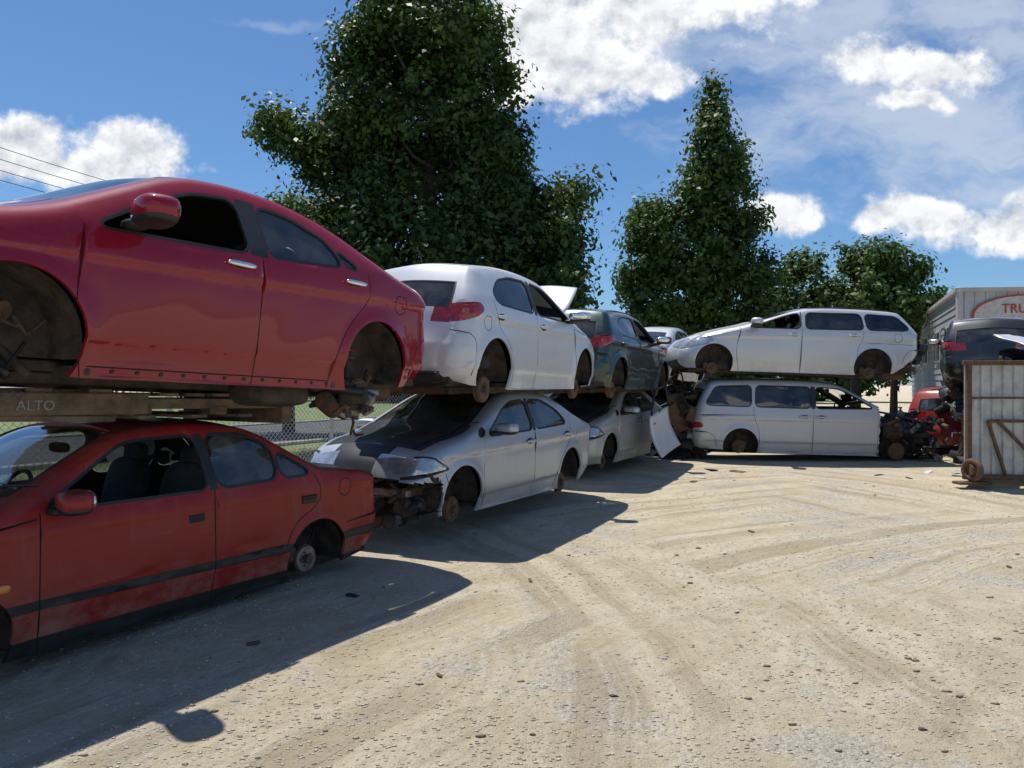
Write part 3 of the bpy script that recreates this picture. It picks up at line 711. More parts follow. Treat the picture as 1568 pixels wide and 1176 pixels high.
def stones(name,N,mat_,smin,smax,seed,region,pw=3,thr=-.1):
    r=np.random.default_rng(seed)
    y=r.uniform(region[2]**.5,region[3]**.5,N)**2; x=r.uniform(region[0],region[1],N)*np.maximum(y,3)
    cl=(np.sin(x*1.7+y*.9)+np.sin(y*2.3-x*.8)+r.normal(0,1.,N))>thr
    x=x[cl];y=y[cl];N=len(x)
    s=smin+(smax-smin)*r.random(N)**pw
    base=np.array([[1,0,0],[-.9,.1,0],[0,1,.1],[.1,-1,0],[0,0,.7],[0,0,-.5],[.6,.6,.3],[-.6,-.5,.35]])
    fc=np.array([[4,0,6],[4,6,2],[4,2,1],[4,1,7],[4,7,3],[4,3,0],[5,6,0],[5,2,6],[5,1,2],[5,7,1],[5,3,7],[5,0,3]])
    V=base[None]*(1+r.normal(0,.18,(N,8,3)));an=r.uniform(0,6.28,N);c,s_=np.cos(an),np.sin(an)
    X=V[:,:,0]*c[:,None]-V[:,:,1]*s_[:,None];Yy=V[:,:,0]*s_[:,None]+V[:,:,1]*c[:,None]
    V=np.stack([X*1.25,Yy*.8,V[:,:,2]*.8],2)*s[:,None,None]
    V+=np.stack([x,y,gz(x,y)+s*.1],1)[:,None,:]
    Fc=(fc[None]+np.arange(N)[:,None,None]*8).reshape(-1,3)
    npmesh(name,V.reshape(-1,3),Fc,[mat_])
def islandmat(name,ca,cb,rough=.9):
    m,h,o=newmat(name)
    r=h.n('ShaderNodeNewGeometry').outputs['Random Per Island']
    p=h.n('ShaderNodeBsdfPrincipled',{'Base Color':h.mix(r,c4(ca),c4(cb)),'Roughness':rough,'Specular IOR Level':.2})
    h.t.links.new(p.outputs[0],o.inputs[0]);return m
stones('gravel',46000,islandmat('gravel_stone',(.34,.29,.22),(.64,.56,.43)),.002,.011,3,(-.75,.75,2.2,13),2.5,-.6)
stones('dirt_clods',1700,islandmat('clod_mat',(.12,.10,.07),(.46,.38,.27)),.004,.024,4,(-.75,.75,2.4,15),4)
def sheet(name,o_,u,v,nu,nv,dz,mat_):
    o_=np.array(o_);u=np.array(u);v=np.array(v)
    a,b=np.meshgrid(np.linspace(0,1,nu),np.linspace(0,1,nv));xy=o_+a.ravel()[:,None]*u+b.ravel()[:,None]*v
    Vv=np.concatenate([xy,(gz(xy[:,0],xy[:,1])+dz)[:,None]],1)
    i,j=np.meshgrid(np.arange(nv-1),np.arange(nu-1),indexing='ij');q=(i*nu+j).ravel()
    return npmesh(name,Vv,np.stack([q,q+1,q+nu+1,q+nu],1),[mat_],smooth=True)
fd=np.array([.5,.866]);fn=np.array([-.866,.5]);f0=np.array([-9.,2.])
M_grass=simple('grass',(.10,.16,.035),.9,0,.4,1.5,.8,40,col2=(.17,.19,.07))
M_road=simple('asphalt',(.07,.07,.07),.9,0,.3,2,.3,80)
M_conc=simple('concrete',(.38,.36,.33),.85,0,.25,3,.2,50)
sheet('grass_verge',f0+fn*.25-fd*20,fd*130,fn*90,120,60,.03,M_grass)
sheet('road',f0+fn*5-fd*20,fd*130,fn*7,120,10,.06,M_road)
kb=MB();
for k in(4.9,12.1):
    p=f0+fn*k+fd*40;kb.box((p[0],p[1],.11),(120,.15,.2),0,(0,0,math.atan2(fd[1],fd[0])),.02)
kb.obj('kerb',[M_conc])
r=RNG;N=9000
s=r.uniform(0,26,N);k=np.abs(r.normal(0,.5,N))*np.where(r.random(N)<.5,1,3)
xy=f0+s[:,None]*fd+(k-.1)[:,None]*fn;hgt=r.uniform(.06,.3,N);an=r.uniform(0,6.28,N);wd=.008
bx=np.stack([np.cos(an),np.sin(an)],1)*wd;lean=r.normal(0,.06,(N,2));g0=gz(xy[:,0],xy[:,1])+.02
Vt=np.stack([np.c_[xy-bx,g0],np.c_[xy+bx,g0],np.c_[xy+lean,g0+hgt]],1).reshape(-1,3)
npmesh('grass_tufts',Vt,np.arange(3*N).reshape(-1,3),[islandmat('blade',(.07,.13,.02),(.22,.24,.08))])
M_galv=simple('galvanised_wire',(.50,.51,.52),.5,.4,.2,10)
V_=[];F_=[];H=1.45;Lf=24.;st=.085
def wire(p0,p1,rw):
    d=(Vector(p1)-Vector(p0));q=d.to_track_quat('Z','Y').to_matrix();o=len(V_)
    for p in(p0,p1):
        for i in range(3):
            a=2.094*i;V_.append(tuple(Vector(p)+q@Vector((rw*math.cos(a),rw*math.sin(a),0))))
    for i in range(3): F_.append((o+i,o+(i+1)%3,o+3+(i+1)%3,o+3+i))
def fp(s,z): return (f0[0]+fd[0]*s,f0[1]+fd[1]*s,z+.1)
k=-H
while k<Lf:
    for sg in(1,-1):
        a0,a1=(k,k+H)
        z0,z1=(0,H) if sg>0 else (H,0)
        if a0<0: z0+= (z1-z0)*(-a0/H);a0=0
        if a1>Lf: z1=z0+(z1-z0)*((Lf-a0)/(a1-a0));a1=Lf
        if a1-a0>.01: wire(fp(a0,z0),fp(a1,z1),.0045)
    k+=st
fence=bpy.data.objects.new('chain_link_fence',None);COL.objects.link(fence)
npmesh('mesh_wires',V_,F_,[M_galv],fence)
b=MB()
for s_ in np.arange(0,24.1,3.): x_,y_,_=fp(s_,0);b.cyl((x_,y_,-.1),(x_,y_,1.62),.03,.03,0)
b.tube([fp(0,H),fp(Lf,H)],.02,0)
b.obj('posts_and_rail',[M_galv],fence)
# ------------------------------------------------------------------ foliage
def leafmat(name,ca,cb,tr=.35):
    m,h,o=newmat(name);g=h.n('ShaderNodeNewGeometry')
    n=h.noise(g.outputs['Position'],1.1,1,.6)
    f=h.m('ADD',h.m('MULTIPLY',g.outputs['Random Per Island'],.6),h.m('MULTIPLY',h.sstep(n,.35,.65),.4))
    c=h.mix(f,c4(ca),c4(cb))
    p=h.n('ShaderNodeBsdfPrincipled',{'Base Color':c,'Roughness':.5,'Specular IOR Level':.3}).outputs[0]
    ct=h.mix(.5,c,(.18,.27,.02,1))
    t=h.n('ShaderNodeBsdfTranslucent',{0:ct}).outputs[0]
    h.t.links.new(h.n('ShaderNodeMixShader',{0:tr,1:p,2:t}).outputs[0],o.inputs[0]);return m
M_leaf1=leafmat('leaf_dark_green',(.015,.040,.011),(.066,.125,.023),.22)
M_leaf2=leafmat('leaf_mid_green',(.023,.057,.015),(.080,.145,.030),.25)
M_leaf3=leafmat('leaf_light_green',(.07,.13,.025),(.17,.24,.05),.3)
M_bark=simple('bark',(.08,.065,.05),.95,0,.5,12,.8,30)
def foliage(blobs,dens,clr,nl,ls,seed,gap=-.35,fr=1.):
    r=np.random.default_rng(seed);Vs=[];pp=r.uniform(0,6,6)
    for (dx,dy,z,rx,ry,rz) in blobs:
        n=max(5,int(dens*(rx*ry+rx*rz+ry*rz)/3*4))
        v=r.normal(size=(n,3));v/=np.linalg.norm(v,axis=1)[:,None]
        rad_=r.uniform(.2,1.0,n)**.5;out=r.random(n)<.22;rad_=np.where(out,r.uniform(1.0,1.24,n),rad_)
        c=np.array([dx,dy,z])+v*rad_[:,None]*np.array([rx,ry,rz])
        g=np.sin(c[:,0]*2.6*fr+pp[0]+np.sin(c[:,2]*1.7*fr))+np.sin(c[:,1]*2.4*fr+pp[1])+np.sin(c[:,2]*3.1*fr+pp[2]+np.sin(c[:,0]*1.9*fr))+.5*np.sin(c[:,0]*6*fr+c[:,2]*5*fr)
        keep=(g>gap)|(rad_<.55);c=c[keep];v=v[keep];out=out[keep];n=len(c)
        nn=(nl*r.uniform(.4,1.4,n)*np.where(out,.5,1)).astype(int)
        idx=np.repeat(np.arange(n),nn);M=len(idx)
        cs=clr*r.uniform(.55,1.3,n)*np.where(out,.65,1)
        tdir=v+r.normal(size=(n,3))*.5+np.array([0,0,.15]);tdir/=np.linalg.norm(tdir,axis=1)[:,None]
        off=r.normal(size=(M,3))*.34*cs[idx][:,None]+tdir[idx]*(r.uniform(-1,1,M)*cs[idx])[:,None]*.8
        p=c[idx]+off
        nm=v[idx]*.5+off/(cs[idx][:,None])*.6+np.array([0,0,.45])+r.normal(size=(M,3))*.5
        nm/=np.linalg.norm(nm,axis=1)[:,None]
        t=np.cross(nm,r.normal(size=(M,3)));t/=np.linalg.norm(t,axis=1)[:,None];bt=np.cross(nm,t)
        l=ls*r.uniform(.6,1.3,M)[:,None];w=l*.6
        q=np.stack([p-t*l*.5,p+bt*w*.5+nm*l*.10-t*l*.08,p+t*l*.5,p-bt*w*.5+nm*l*.10-t*l*.08],1)
        Vs.append(q.reshape(-1,3))
    return np.concatenate(Vs)
def tree(name,x,y,blobs,dens,clr,nl,ls,seed,lm,trunk_r,top,gap=-.35):
    root=bpy.data.objects.new(name,None);COL.objects.link(root);root.location=(x,y,0)
    Vv=foliage(blobs,dens,clr,nl,ls,seed,gap)
    npmesh('crown_leaves',Vv,np.arange(len(Vv)).reshape(-1,4),[lm],root)
    b=MB();r=random.Random(seed)
    pz=[0,1.2,2.4,top*.45,top*.65,top*.85,top]
    pr=[1.25,1,.85,.6,.42,.2,.06];pts=[Vector((r.uniform(-.1,.1)*i*.3,r.uniform(-.1,.1)*i*.3,z)) for i,z in enumerate(pz)]
    for i in range(6): b.cyl(pts[i],pts[i+1],trunk_r*pr[i],trunk_r*pr[i+1],0,12)
    for (dx,dy,z,rx,ry,rz) in blobs:
        for q in range(3):
            t=max(1.6,z-rz*r.uniform(.4,1.2)-.35*math.hypot(dx,dy));k=min(t,top*.9)
            s0=Vector((0,0,k));e=Vector((dx+r.uniform(-.6,.6)*rx,dy+r.uniform(-.6,.6)*ry,z+r.uniform(-.3,.6)*rz))
            mid=(s0+e)/2+Vector((0,0,-.1*rx));rr=trunk_r*.28
            b.cyl(s0,mid,rr,rr*.6,0,7);b.cyl(mid,e,rr*.6,rr*.12,0,6)
    b.obj('trunk_and_limbs',[M_bark],root);return root
def bl(L,df=.8,r=random.Random(2)):
    return [(a,r.uniform(-.3,.3)*c,z,c,max(c*df,min(1.4,c*2)),d) for (a,z,c,d) in L]
tree('sweetgum_tree',-1.8,17,bl([(-.1,11.2,.9,1.0),(.1,10.1,1.2,1.0),(-.9,9.9,.9,.7),(-.3,9.0,1.6,1.1),(-1.6,8.7,.9,.7),(.9,9.4,.7,.6),(1.65,8.75,.4,.25),(-.3,7.5,1.9,1.2),(1.0,7.9,.9,.7),(-1.7,7.4,.8,.7),(1.4,6.9,.75,.7),(-3.55,7.4,.45,.22),(-2.9,7.05,.5,.3),(-2.3,6.6,.7,.5),(-.2,5.9,2.3,1.2),(1.3,5.8,1.2,.8),(2.2,5.6,.9,.5),(3.15,5.9,.4,.16),(2.8,4.9,.6,.45),(2.0,4.6,1.2,.9),(-1.9,5.0,1.5,1.0),(.3,4.3,2.3,1.0),(-2.7,4.4,.9,.8),(2.8,3.8,.8,.7),(-1.0,3.4,2.1,.9)]),34,.50,48,.145,31,M_leaf1,.24,11.5,-.8)
tree('sweetgum_tree',7.4,28,bl([(.15,12.5,.16,.55),(.1,11.7,.35,.6),(0,10.8,.65,.8),(.35,9.9,.9,.8),(1.4,9.0,.4,.45),(-.8,9.1,.65,.6),(.1,8.6,1.0,.9),(0,7.4,1.7,1.2),(1.6,7.6,.5,.5),(-2.3,8.0,.6,.45),(-2.6,7.0,.8,.7),(-1.6,7.0,.9,1.0),(0,5.8,2.1,1.3),(-2.6,5.6,.9,.9),(1.7,5.5,.8,1.0),(-1.4,4.2,2.0,1.0),(1.2,4.0,1.5,1.0)]),25,.55,38,.21,32,M_leaf2,.22,12.3,-.8)
tree('broadleaf_tree',13.8,30,bl([(.4,6.6,1.1,.7),(-1.8,6.1,1.0,.6),(1.9,6.1,.8,.6),(0,5.0,2.5,1.1),(-2.9,4.8,.9,.9),(2.8,4.6,.8,.7)]),22,.55,38,.23,33,M_leaf2,.2,6.3,-.6)
tree('broadleaf_tree',16.9,33,bl([(0,4.4,1.0,.9),(-.9,3.8,1.0,.8),(.9,3.8,1.0,.8)]),22,.55,38,.22,34,M_leaf3,.15,4.4)
tree('broadleaf_tree',-6.6,22,bl([(0,6.4,.8,.6),(-.9,5.9,.7,.6),(.9,6.0,.8,.8),(0,4.8,1.6,1.2),(-1.4,4.6,1.0,1.0)]),24,.5,40,.17,35,M_leaf3,.16,6.2)
r_=random.Random(77);dbl=[]
for i in range(60):
    dbl.append((-75+i*2.9+r_.uniform(-1,1),62+r_.uniform(-4,4),2.2+r_.uniform(-.4,1.6),r_.uniform(2,3.6),2.,r_.uniform(1.6,3.0)))
Vv=foliage(dbl,5,1.2,30,.55,36,-9);npmesh('distant_trees',Vv,np.arange(len(Vv)).reshape(-1,4),[M_leaf2])
# ------------------------------------------------------------------ timber dunnage
M_wood=simple('weathered_timber',(.19,.13,.08),.9,0,.5,7,.6,60,col2=(.08,.06,.042))
pal=bpy.data.objects.new('timber_pallet',None);COL.objects.link(pal)
ang=math.atan2(ROW.y,ROW.x)
L=Vector((.854,-.52))
o_=Vector((-2.24,4.93))-L*.75
pal.location=(o_.x,o_.y,1.37);pal.rotation_euler=(0,rad(1.2),ang)
b=MB()
for y_ in(-.70,-.35,0,.35): b.box((.35,y_,.10),(1.35,.09,.07),0,bev=.006)
for x_ in(-.22,.35,.95):
    for y_ in(-.70,.35): b.box((x_,y_,.055),(.14,.10,.06),0,bev=.006)
b.box((-.95,-.74,.10),(1.5,.10,.13),0,bev=.006);b.box((-.95,.0,.09),(1.5,.10,.12),0,bev=.006)
b.box((-1.0,-.72,.02),(1.2,.12,.035),0,(0,.02,.02),bev=.006)
for i in range(7): b.box((-.25+.2*i,-.15,.16),(.14,1.25,.022),0,bev=.003)
for i in range(4): b.box((-1.55+.35*i,-.15,.178),(.14,1.25,.022),0,bev=.003)
for i in range(4): b.box((-.2+.38*i,-.15,.015),(.12,1.25,.022),0,bev=.003)
b.box((.92,-.2,.05),(.10,1.2,.20),0,bev=.006)
b.box((-1.5,-.55,.20),(.08,.3,.05),1,bev=.006);b.box((.6,-.5,.19),(.3,.08,.04),1,bev=.006)
b.obj('boards',[M_wood,M_under],pal)
fc=bpy.data.curves.new('painted_lettering','FONT');fc.body='ALTO';fc.size=.08;fc.extrude=.001
fo=bpy.data.objects.new('painted_lettering',fc);COL.objects.link(fo);fo.parent=pal;fo.location=(-.98,-.794,.065);fo.rotation_euler=(rad(90),0,0)
fc.materials.append(simple('chalk_paint',(.32,.31,.27),.9,0,.5,40))
b=MB()
n=12;vs=[];fs=[]
for i in range(n+1):
    for j in range(n+1):
        u=i/n;v=j/n;vs.append((u*.95-.10*v*v*(u>.5),.10*math.sin(v*2.6)+.02*math.sin(u*3),v*.75))
for i in range(n):
    for j in range(n): a=i*(n+1)+j;fs.append([a,a+n+1,a+n+2,a+1])
b.add(vs,fs,0,None,True)
b.tube([(.02,.06,.75),(.28,.02,1.15),(.80,.02,1.15),(.90,.06,.75)],.022,1)
b.box((.18,.12,.58),(.14,.02,.03),1)
dr=b.obj('detached_car_door',[P_white,M_black]);dr.location=(2.62,12.95,.32);dr.rotation_euler=(rad(-8),rad(-10),rad(58))
md=dr.modifiers.new('s','SOLIDIFY');md.thickness=.04
def heap(name,loc,sz,n,seed,mats):
    b=MB();r=random.Random(seed)
    for i in range(n):
        zz=r.random()**1.2;k=1-.5*zz
        c=Vector((r.uniform(-1,1)*sz[0]*k,r.uniform(-1,1)*sz[1]*k,zz*sz[2]));m=r.randrange(len(mats));t=r.random();ro=(r.uniform(-1.2,1.2),r.uniform(-1.2,1.2),r.uniform(0,3))
        if t<.3:
            w=r.uniform(.25,.7);hh_=r.uniform(.15,.45);vs=[];fs=[];kx=r.uniform(-.2,.2);
            for a in range(6):
                for d in range(4): vs.append((w*(a/5-.5),hh_*(d/3-.5),kx*math.sin(a*.7+d)*.5+.04*r.random()))
            for a in range(5):
                for d in range(3): q=a*4+d;fs.append([q,q+4,q+5,q+1])
            b.add(vs,fs,m,Matrix.Translation(c)@Euler(ro).to_matrix().to_4x4(),True)
        elif t<.5: b.box(c,(r.uniform(.1,.35),r.uniform(.1,.3),r.uniform(.05,.25)),m,ro,.025)
        elif t<.7:
            d=Vector((r.uniform(-1,1),r.uniform(-1,1),r.uniform(-.5,.5))).normalized()*r.uniform(.08,.3);b.cyl(c-d,c+d,r.uniform(.02,.1),None,m)
        elif t<.8: b.torus(c,r.uniform(.1,.22),r.uniform(.02,.07),m,ro,18,8)
        else:
            p_=c.copy();pts=[p_.copy()]
            for _ in range(6): p_=p_+Vector((r.uniform(-.2,.2),r.uniform(-.2,.2),r.uniform(-.15,.15)));pts.append(p_.copy())
            b.tube(pts,r.uniform(.008,.025),m,6)
    o=b.obj(name,mats);o.location=loc;return o
M_blue=simple('blue_plastic',(.03,.09,.32),.5)
HM=[M_under,M_under,M_rust,M_black,M_black,M_under,M_steel,M_black]
heap('scrap_parts_heap',(3.45,15.2,.1),(.40,.6,1.5),80,51,HM)
heap('scrap_parts_heap',(9.1,14.2,.1),(.60,.6,1.1),90,52,HM+[P_red2,M_blue,M_blue])
heap('scrap_parts_heap',(9.6,15.4,.1),(.9,.6,1.7),90,53,HM+[P_red2,P_grey])
b=MB();r=random.Random(9)
for (x,y,s_) in((2.6,8.1,.08),(.15,6.1,.08),(-1.2,5.6,.1),(-1.6,4.6,.08),(3.1,12.3,.2),(3.9,12.9,.25),(2.9,11.9,.15),(.9,4.4,.04),(-.4,4.1,.05),(1.6,5.3,.04),(4.4,6.6,.05),(6.2,12.6,.2),(6.5,12.2,.15),(7.2,12.9,.3),(3.5,13.1,.3),(7.6,12.7,.25),(7.9,13.0,.3),(7.4,12.4,.15)):
    b.box((x,y,float(gz(x,y))+.010),(s_,s_*r.uniform(.2,.6),.012),r.randrange(3),(r.uniform(-.1,.1),r.uniform(-.1,.1),r.uniform(0,3)),.004)
b.obj('trim_offcuts',[M_black,M_wood,simple('white_offcut',(.6,.6,.58),.7)])
# ------------------------------------------------------------------ corrugated scrap bin at right
m,h,o=newmat('weathered_corrugated_iron')
tc=h.n('ShaderNodeTexCoord').outputs['Object']
st_=h.noise(h.vm('MULTIPLY',tc,(6,6,.8)),1.5,6,.65);n2=h.noise(tc,5,6,.7)
cc=h.mix(h.sstep(n2,.42,.66),(.50,.50,.48,1),(.37,.365,.34,1))
cc=h.mix(h.m('MULTIPLY',h.sstep(st_,.60,.74),.55),cc,(.20,.14,.10,1))
p=h.n('ShaderNodeBsdfPrincipled',{'Base Color':cc,'Roughness':.65,'Metallic':.15,'Normal':h.n('ShaderNodeBump',{'Strength':.3,'Distance':.01,'Height':n2}).outputs[0]})
h.t.links.new(p.outputs[0],o.inputs[0]);M_corr=m
bn=bpy.data.objects.new('corrugated_scrap_bin',None);COL.objects.link(bn);bn.location=(6.9,11.35,.09);bn.rotation_euler=(0,0,rad(-4))
def corrug(x0,y0,x1,y1,z0,z1,mbr,m=0,pitch=.16,amp=.028):
    L_=math.hypot(x1-x0,y1-y0);k=int(L_/pitch);d=Vector((x1-x0,y1-y0,0))/L_;nn=Vector((-d.y,d.x,0));pr=[]
    for i in range(k):
        for (t,a) in((0,0),(.30,0),(.40,1),(.60,1),(.70,0)): pr.append((i*pitch+t*pitch*1.0,a*amp))
    pr.append((L_,0));vs=[]
    for s_,a in pr:
        q=Vector((x0,y0,0))+d*s_-nn*a
        vs+= [(q.x,q.y,z0),(q.x,q.y,z1)]
    mbr.add(vs,[[2*i,2*i+2,2*i+3,2*i+1] for i in range(len(pr)-1)],m)
b=MB();corrug(0,0,3.2,0,.12,1.80,b);corrug(.95,1.3,0,0,.12,1.80,b);corrug(3.2,1.3,.95,1.3,.12,1.8,b)
b.obj('sheet_walls',[M_corr],bn)
b=MB()
b.box((1.6,-.04,.1),(3.3,.09,.07),0);b.box((1.6,-.04,1.83),(3.3,.09,.07),0)
for x_ in(.03,1.25,2.5): b.box((x_,-.055,.96),(.06,.07,1.72),0)
def bar(b,p0,p1,w,m=0):
    p0=Vector(p0);p1=Vector(p1);d=p1-p0;q=d.to_track_quat('X','Z').to_euler();b.box((p0+p1)/2,(d.length,w,w),m,q)
bar(b,(.55,-.065,.14),(.30,-.065,.95),.045);bar(b,(.30,-.065,.95),(.85,-.065,.95),.045);bar(b,(.42,-.065,.97),(1.2,-.065,.16),.045)
bar(b,(0,0,.1),(.95,1.3,.1),.07);bar(b,(0,0,1.83),(.95,1.3,1.83),.07)
b.box((.6,-.07,1.30),(1.2,.03,.03),0)
b.obj('steel_frame',[M_rust],bn)
b=MB();b.torus((.02,-.16,.22),.13,.045,0,(0,rad(90),rad(25)));b.cyl((-.02,-.16,.22),(.06,-.16,.22),.09,.09,0);b.box((.05,-.1,.02),(.5,.2,.04),0,(0,0,.1))
b.box((.1,-.1,1.2),(.05,.02,.14),1)
b.obj('castor_and_skid',[M_rust,M_galv],bn)
heap('scrap_parts_heap',(8.7,11.9,1.35),(1.3,.42,.75),130,54,HM+[P_white,P_grey,M_black])
b=MB();vs=[];fs=[];n=12
for i in range(n+1):
    for j in range(n+1):
        u=i/n;v=j/n;vs.append(((u-.5)*1.2,(v-.5)*.8,.12*math.sin(u*3.14)*math.sin(v*3)+.04*math.sin(u*9+v*5)))
for i in range(n):
    for j in range(n): a=i*(n+1)+j;fs.append([a,a+n+1,a+n+2,a+1])
b.add(vs,fs,0,None,True);hb=b.obj('crumpled_bonnet',[P_white]);hb.location=(8.5,12.0,2.12);hb.rotation_euler=(rad(28),rad(14),rad(20))
md=hb.modifiers.new('s','SOLIDIFY');md.thickness=.02
# ------------------------------------------------------------------ building
M_wallg=simple('grey_painted_cladding',(.46,.46,.46),.7,0,.15,2,.1,30)
M_wallb=simple('blue_grey_weatherboard',(.30,.33,.38),.7,0,.2,2,.1,30)
M_sr=simple('sign_red',(.45,.05,.03),.6);M_sw=simple('sign_white',(.55,.53,.50),.6)
sh=bpy.data.objects.new('metal_clad_workshop',None);COL.objects.link(sh);sh.location=(13.2,22,0);HH=4.35
b=MB()
fx_,fy_=9,-1.0
b.add([(0,0,0),(fx_,fy_,0),(fx_,fy_,HH),(0,0,HH)],[[0,1,2,3]],0)
fv=Vector((fx_,fy_,0)).normalized();fq=math.atan2(fy_,fx_)
for i in range(30): c=fv*(.15+.3*i);b.box((c.x,c.y-.012,HH/2),(.03,.03,HH),0,(0,0,fq),.005)
sx,sy=5.6,13.0
nb=20
for i in range(nb):
    z0=i*HH/nb;z1=(i+1)*HH/nb;dn=Vector((-sy,sx,0)).normalized()*.03
    b.add([(dn.x,dn.y,z0),(sx+dn.x,sy+dn.y,z0),(sx+dn.x*.1,sy+dn.y*.1,z1),(dn.x*.1,dn.y*.1,z1)],[[0,3,2,1]],1)
b.add([(0,0,0),(sx,sy,0),(sx,sy,HH),(0,0,HH)],[[0,3,2,1]],1)
b.add([(0,0,HH),(fx_,fy_,HH),(fx_+sx,fy_+sy,HH+.5),(sx,sy,HH)],[[0,1,2,3]],0)
b.add([(fx_,fy_,0),(fx_+sx,fy_+sy,0),(fx_+sx,fy_+sy,HH),(fx_,fy_,HH)],[[0,1,2,3]],0)
b.add([(sx,sy,0),(fx_+sx,fy_+sy,0),(fx_+sx,fy_+sy,HH),(sx,sy,HH)],[[0,1,2,3]],0)
b.box((fx_/2,fy_/2-.05,HH+.03),(9.1,.14,.12),0,(0,0,fq))
b.box((sx/2-.05,sy/2,HH+.03),(14.2,.14,.12),0,(0,0,math.atan2(sy,sx)))
b.box((0,0,HH/2),(.14,.14,HH),0)
b.obj('walls_and_roof',[M_wallg,M_wallb],sh)
b=MB();u=Vector((sx,sy,0)).normalized();nn=Vector((-u.y,u.x,0));aa=math.atan2(sy,sx)
for t in(1.8,4.4,8.0,10.5):
    c=u*t+nn*.05;b.box((c.x,c.y,2.9),(1.25,.06,1.1),0,(0,0,aa));c=u*t+nn*.075
    b.box((c.x-.0,c.y,2.9),(1.10,.05,.95),1,(0,0,aa));c=u*t+nn*.09;b.box((c.x,c.y,2.9),(.04,.05,.95),0,(0,0,aa))
b.obj('windows',[M_sw,M_black],sh)
b=MB();MX=Matrix.Translation((1.75,-.194-.05,3.6))@Matrix.Rotation(fq,4,'Z')
def ring(rx,rz,y,m,n=48,inner=None):
    vs=[(rx*math.cos(2*math.pi*i/n),y,rz*math.sin(2*math.pi*i/n)) for i in range(n)]
    if inner is None: b.add(vs,[list(range(n))],m,MX)
    else:
        vs+= [(v[0]*inner,y,v[2]*inner*.98) for v in vs];b.add(vs,[[i,(i+1)%n,n+(i+1)%n,n+i] for i in range(n)],m,MX)
ring(1.45,.62,0,1);ring(1.45,.62,-.01,0,48,.95)
b.obj('oval_sign',[M_sr,M_sw],sh)
for tx,zz,sz_ in(('TRUCK',.08,.38),('PARTS',-.34,.34)):
    c_=bpy.data.curves.new('sign_lettering','FONT');c_.body=tx;c_.size=sz_;c_.extrude=.005;c_.align_x='CENTER';c_.materials.append(M_sr)
    o_=bpy.data.objects.new('sign_lettering',c_);COL.objects.link(o_);o_.parent=sh
    o_.matrix_local=MX@Matrix.Translation((0,-.02,zz))@Matrix.Rotation(rad(90),4,'X')
b=MB();M_cab=simple('cable',(.03,.03,.03),.7)
for dz,dx in((0,0),(-.28,-.1),(-.62,.05),(-.85,-.05)):
    pts=[]
    for i in range(25):
        t=i/24;pts.append((-15.6+4.6*t+dx,9+24*t,8.0+dz+.9*t-1.1*4*t*(1-t)*.5))
    b.tube(pts,.010,0,5)
b.obj('power_lines',[M_cab])
b=MB();b.cyl((-11,33,0),(-11,33,9.4),.16,.12,0);b.box((-11,33,8.9),(1.6,.1,.12),0);b.obj('utility_pole',[M_wood])

# ------------------------------------------------------------------ world + sun
EL=72.;SH=Vector((-.6,.8)).normalized()
S=Vector((SH.x*math.cos(rad(EL)),SH.y*math.cos(rad(EL)),math.sin(rad(EL))))
w=bpy.data.worlds.new('World');scene.world=w;w.use_nodes=True;t=w.node_tree;t.nodes.clear();h=NT(t)
sky=h.n('ShaderNodeTexSky',sky_type='NISHITA',sun_disc=False,sun_elevation=rad(EL),sun_rotation=math.atan2(SH.x,SH.y),air_density=1.,dust_density=.4,ozone_density=3.)
dirv=h.n('ShaderNodeTexCoord').outputs['Generated']
sx_=h.n('ShaderNodeSeparateXYZ',{0:dirv})
ay=h.m('ADD',h.m('ABSOLUTE',sx_.outputs[1]),.04)
u_=h.m('DIVIDE',sx_.outputs[0],ay);v_=h.m('DIVIDE',sx_.outputs[2],ay)
uv=h.n('ShaderNodeCombineXYZ',{0:u_,1:v_,2:0.}).outputs[0]
wn=h.noise(uv,7.,4,.6,out=1)
warp=h.vm('MULTIPLY',h.vm('SUBTRACT',wn,(.5,.5,.5)),(.11,.08,0))
uw=h.vm('ADD',uv,warp)
def dmin(bl_):
    cur=None
    for (px,py,rx,ry) in bl_:
        cu=(px-784)/1141;cv=(590-py)/1141;iu=1141/rx;iv=1141/ry
        q=h.vm('MULTIPLY_ADD',uw,(iu,iv,0),(-cu*iu,-cv*iv,0))
        L_=h.n('ShaderNodeVectorMath',{0:q},operation='LENGTH').outputs['Value']
        cur=L_ if cur is None else h.n('ShaderNodeMath',{0:cur,1:L_,2:.25},operation='SMOOTH_MIN').outputs[0]
    return cur
cum=[(90,235,90,40),(230,240,95,46),(20,255,70,40),(150,275,200,40),(830,80,135,105),(890,120,125,75),(780,150,60,50),(960,30,220,75),(1100,5,150,55),(990,130,80,32),(905,150,60,16),(1330,115,80,46),(1400,130,105,42),(1365,180,60,18),(1400,345,100,40),(1330,350,75,28),(1500,365,115,46),(1560,345,60,46),(1180,345,55,36),(1560,60,28,65)]
dm=dmin(cum)
nA=h.noise(uv,13.,8,.62);nB=h.noise(h.vm('ADD',uv,(-.006,.016,0)),13.,8,.62)
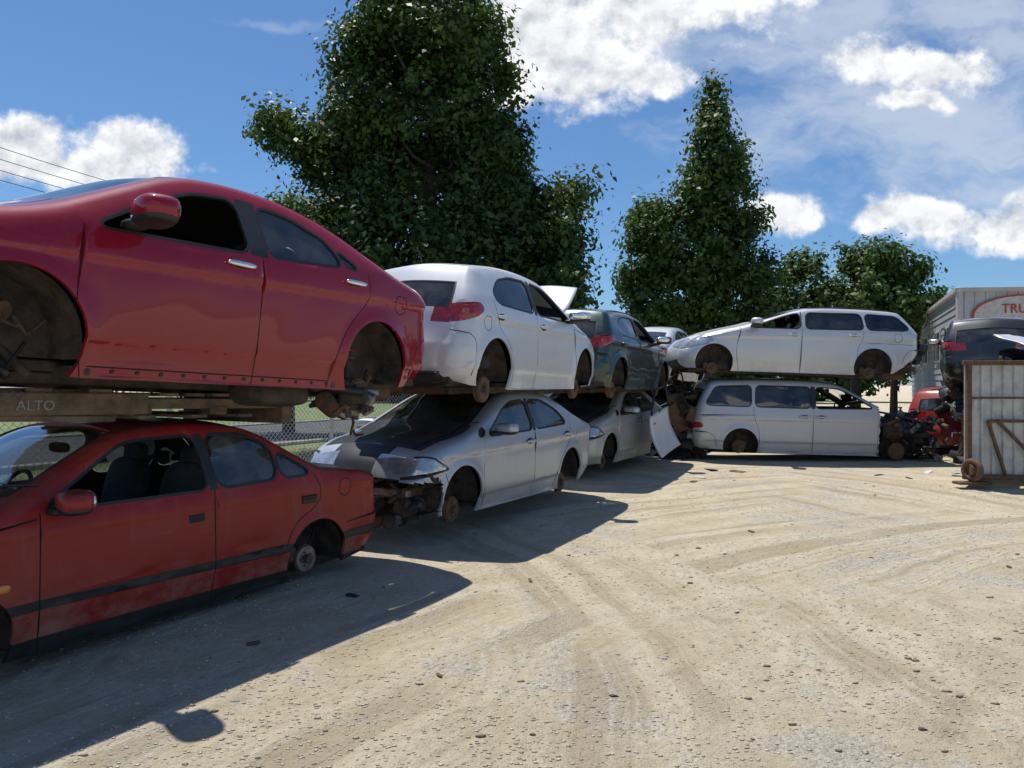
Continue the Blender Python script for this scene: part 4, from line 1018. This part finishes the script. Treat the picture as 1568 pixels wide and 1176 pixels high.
den=h.m('ADD',h.m('SUBTRACT',1.,dm),h.m('MULTIPLY',h.m('SUBTRACT',nA,.5),1.9))
al=h.sstep(den,-.05,.46)
lit=h.m('ADD',.78,h.m('MULTIPLY',h.m('SUBTRACT',nA,nB),3.6),clamp=True)
core=h.sstep(den,.5,1.3)
lit=h.m('SUBTRACT',lit,h.m('MULTIPLY',core,.22),clamp=True)
ccol=h.mix(lit,(4.9,5.4,6.3,1),(10.6,10.7,10.8,1))
ci=dmin([(1350,230,340,160),(1200,60,350,120),(1500,60,220,130),(1000,60,230,100)])
cn=h.noise(h.vm('MULTIPLY',uw,(2.2,5.,1)),2.6,7,.62)
ca=h.m('MULTIPLY',h.sstep(h.m('ADD',h.m('SUBTRACT',1.18,ci),h.m('MULTIPLY',h.m('SUBTRACT',cn,.5),3.4)),.0,1.3),.62)
ci2=dmin([(450,55,110,10),(600,60,40,8)])
ca2=h.m('MULTIPLY',h.sstep(h.m('ADD',h.m('SUBTRACT',1.,ci2),h.m('MULTIPLY',h.m('SUBTRACT',nA,.5),1.5)),0.,.9),.25)
tint=h.n('ShaderNodeMix',{0:1.,6:sky.outputs[0],7:(.74,1.0,1.22,1)},data_type='RGBA',blend_type='MULTIPLY').outputs[2]
c1=h.mix(h.m('MAXIMUM',ca,ca2),tint,(7.4,8.0,9.0,1))
c2=h.mix(al,c1,ccol)
bg=h.n('ShaderNodeBackground',{0:c2,1:.095})
wo=h.n('ShaderNodeOutputWorld',{0:bg.outputs[0]})
sl=bpy.data.lights.new('sun','SUN');sl.energy=5.;sl.angle=rad(.53);sl.color=(1,.955,.88)
so=bpy.data.objects.new('sun',sl);COL.objects.link(so);so.rotation_euler=S.to_track_quat('Z','Y').to_euler();so.location=(0,0,30)
cd=bpy.data.cameras.new('camera');cd.sensor_width=36;cd.lens=26.2;cd.clip_end=2000;cd.clip_start=.05
co=bpy.data.objects.new('camera',cd);COL.objects.link(co);co.location=(0,0,1.6);co.rotation_euler=(rad(90),0,0)
scene.camera=co
scene.view_settings.view_transform='Standard';scene.view_settings.look='None';scene.view_settings.exposure=0
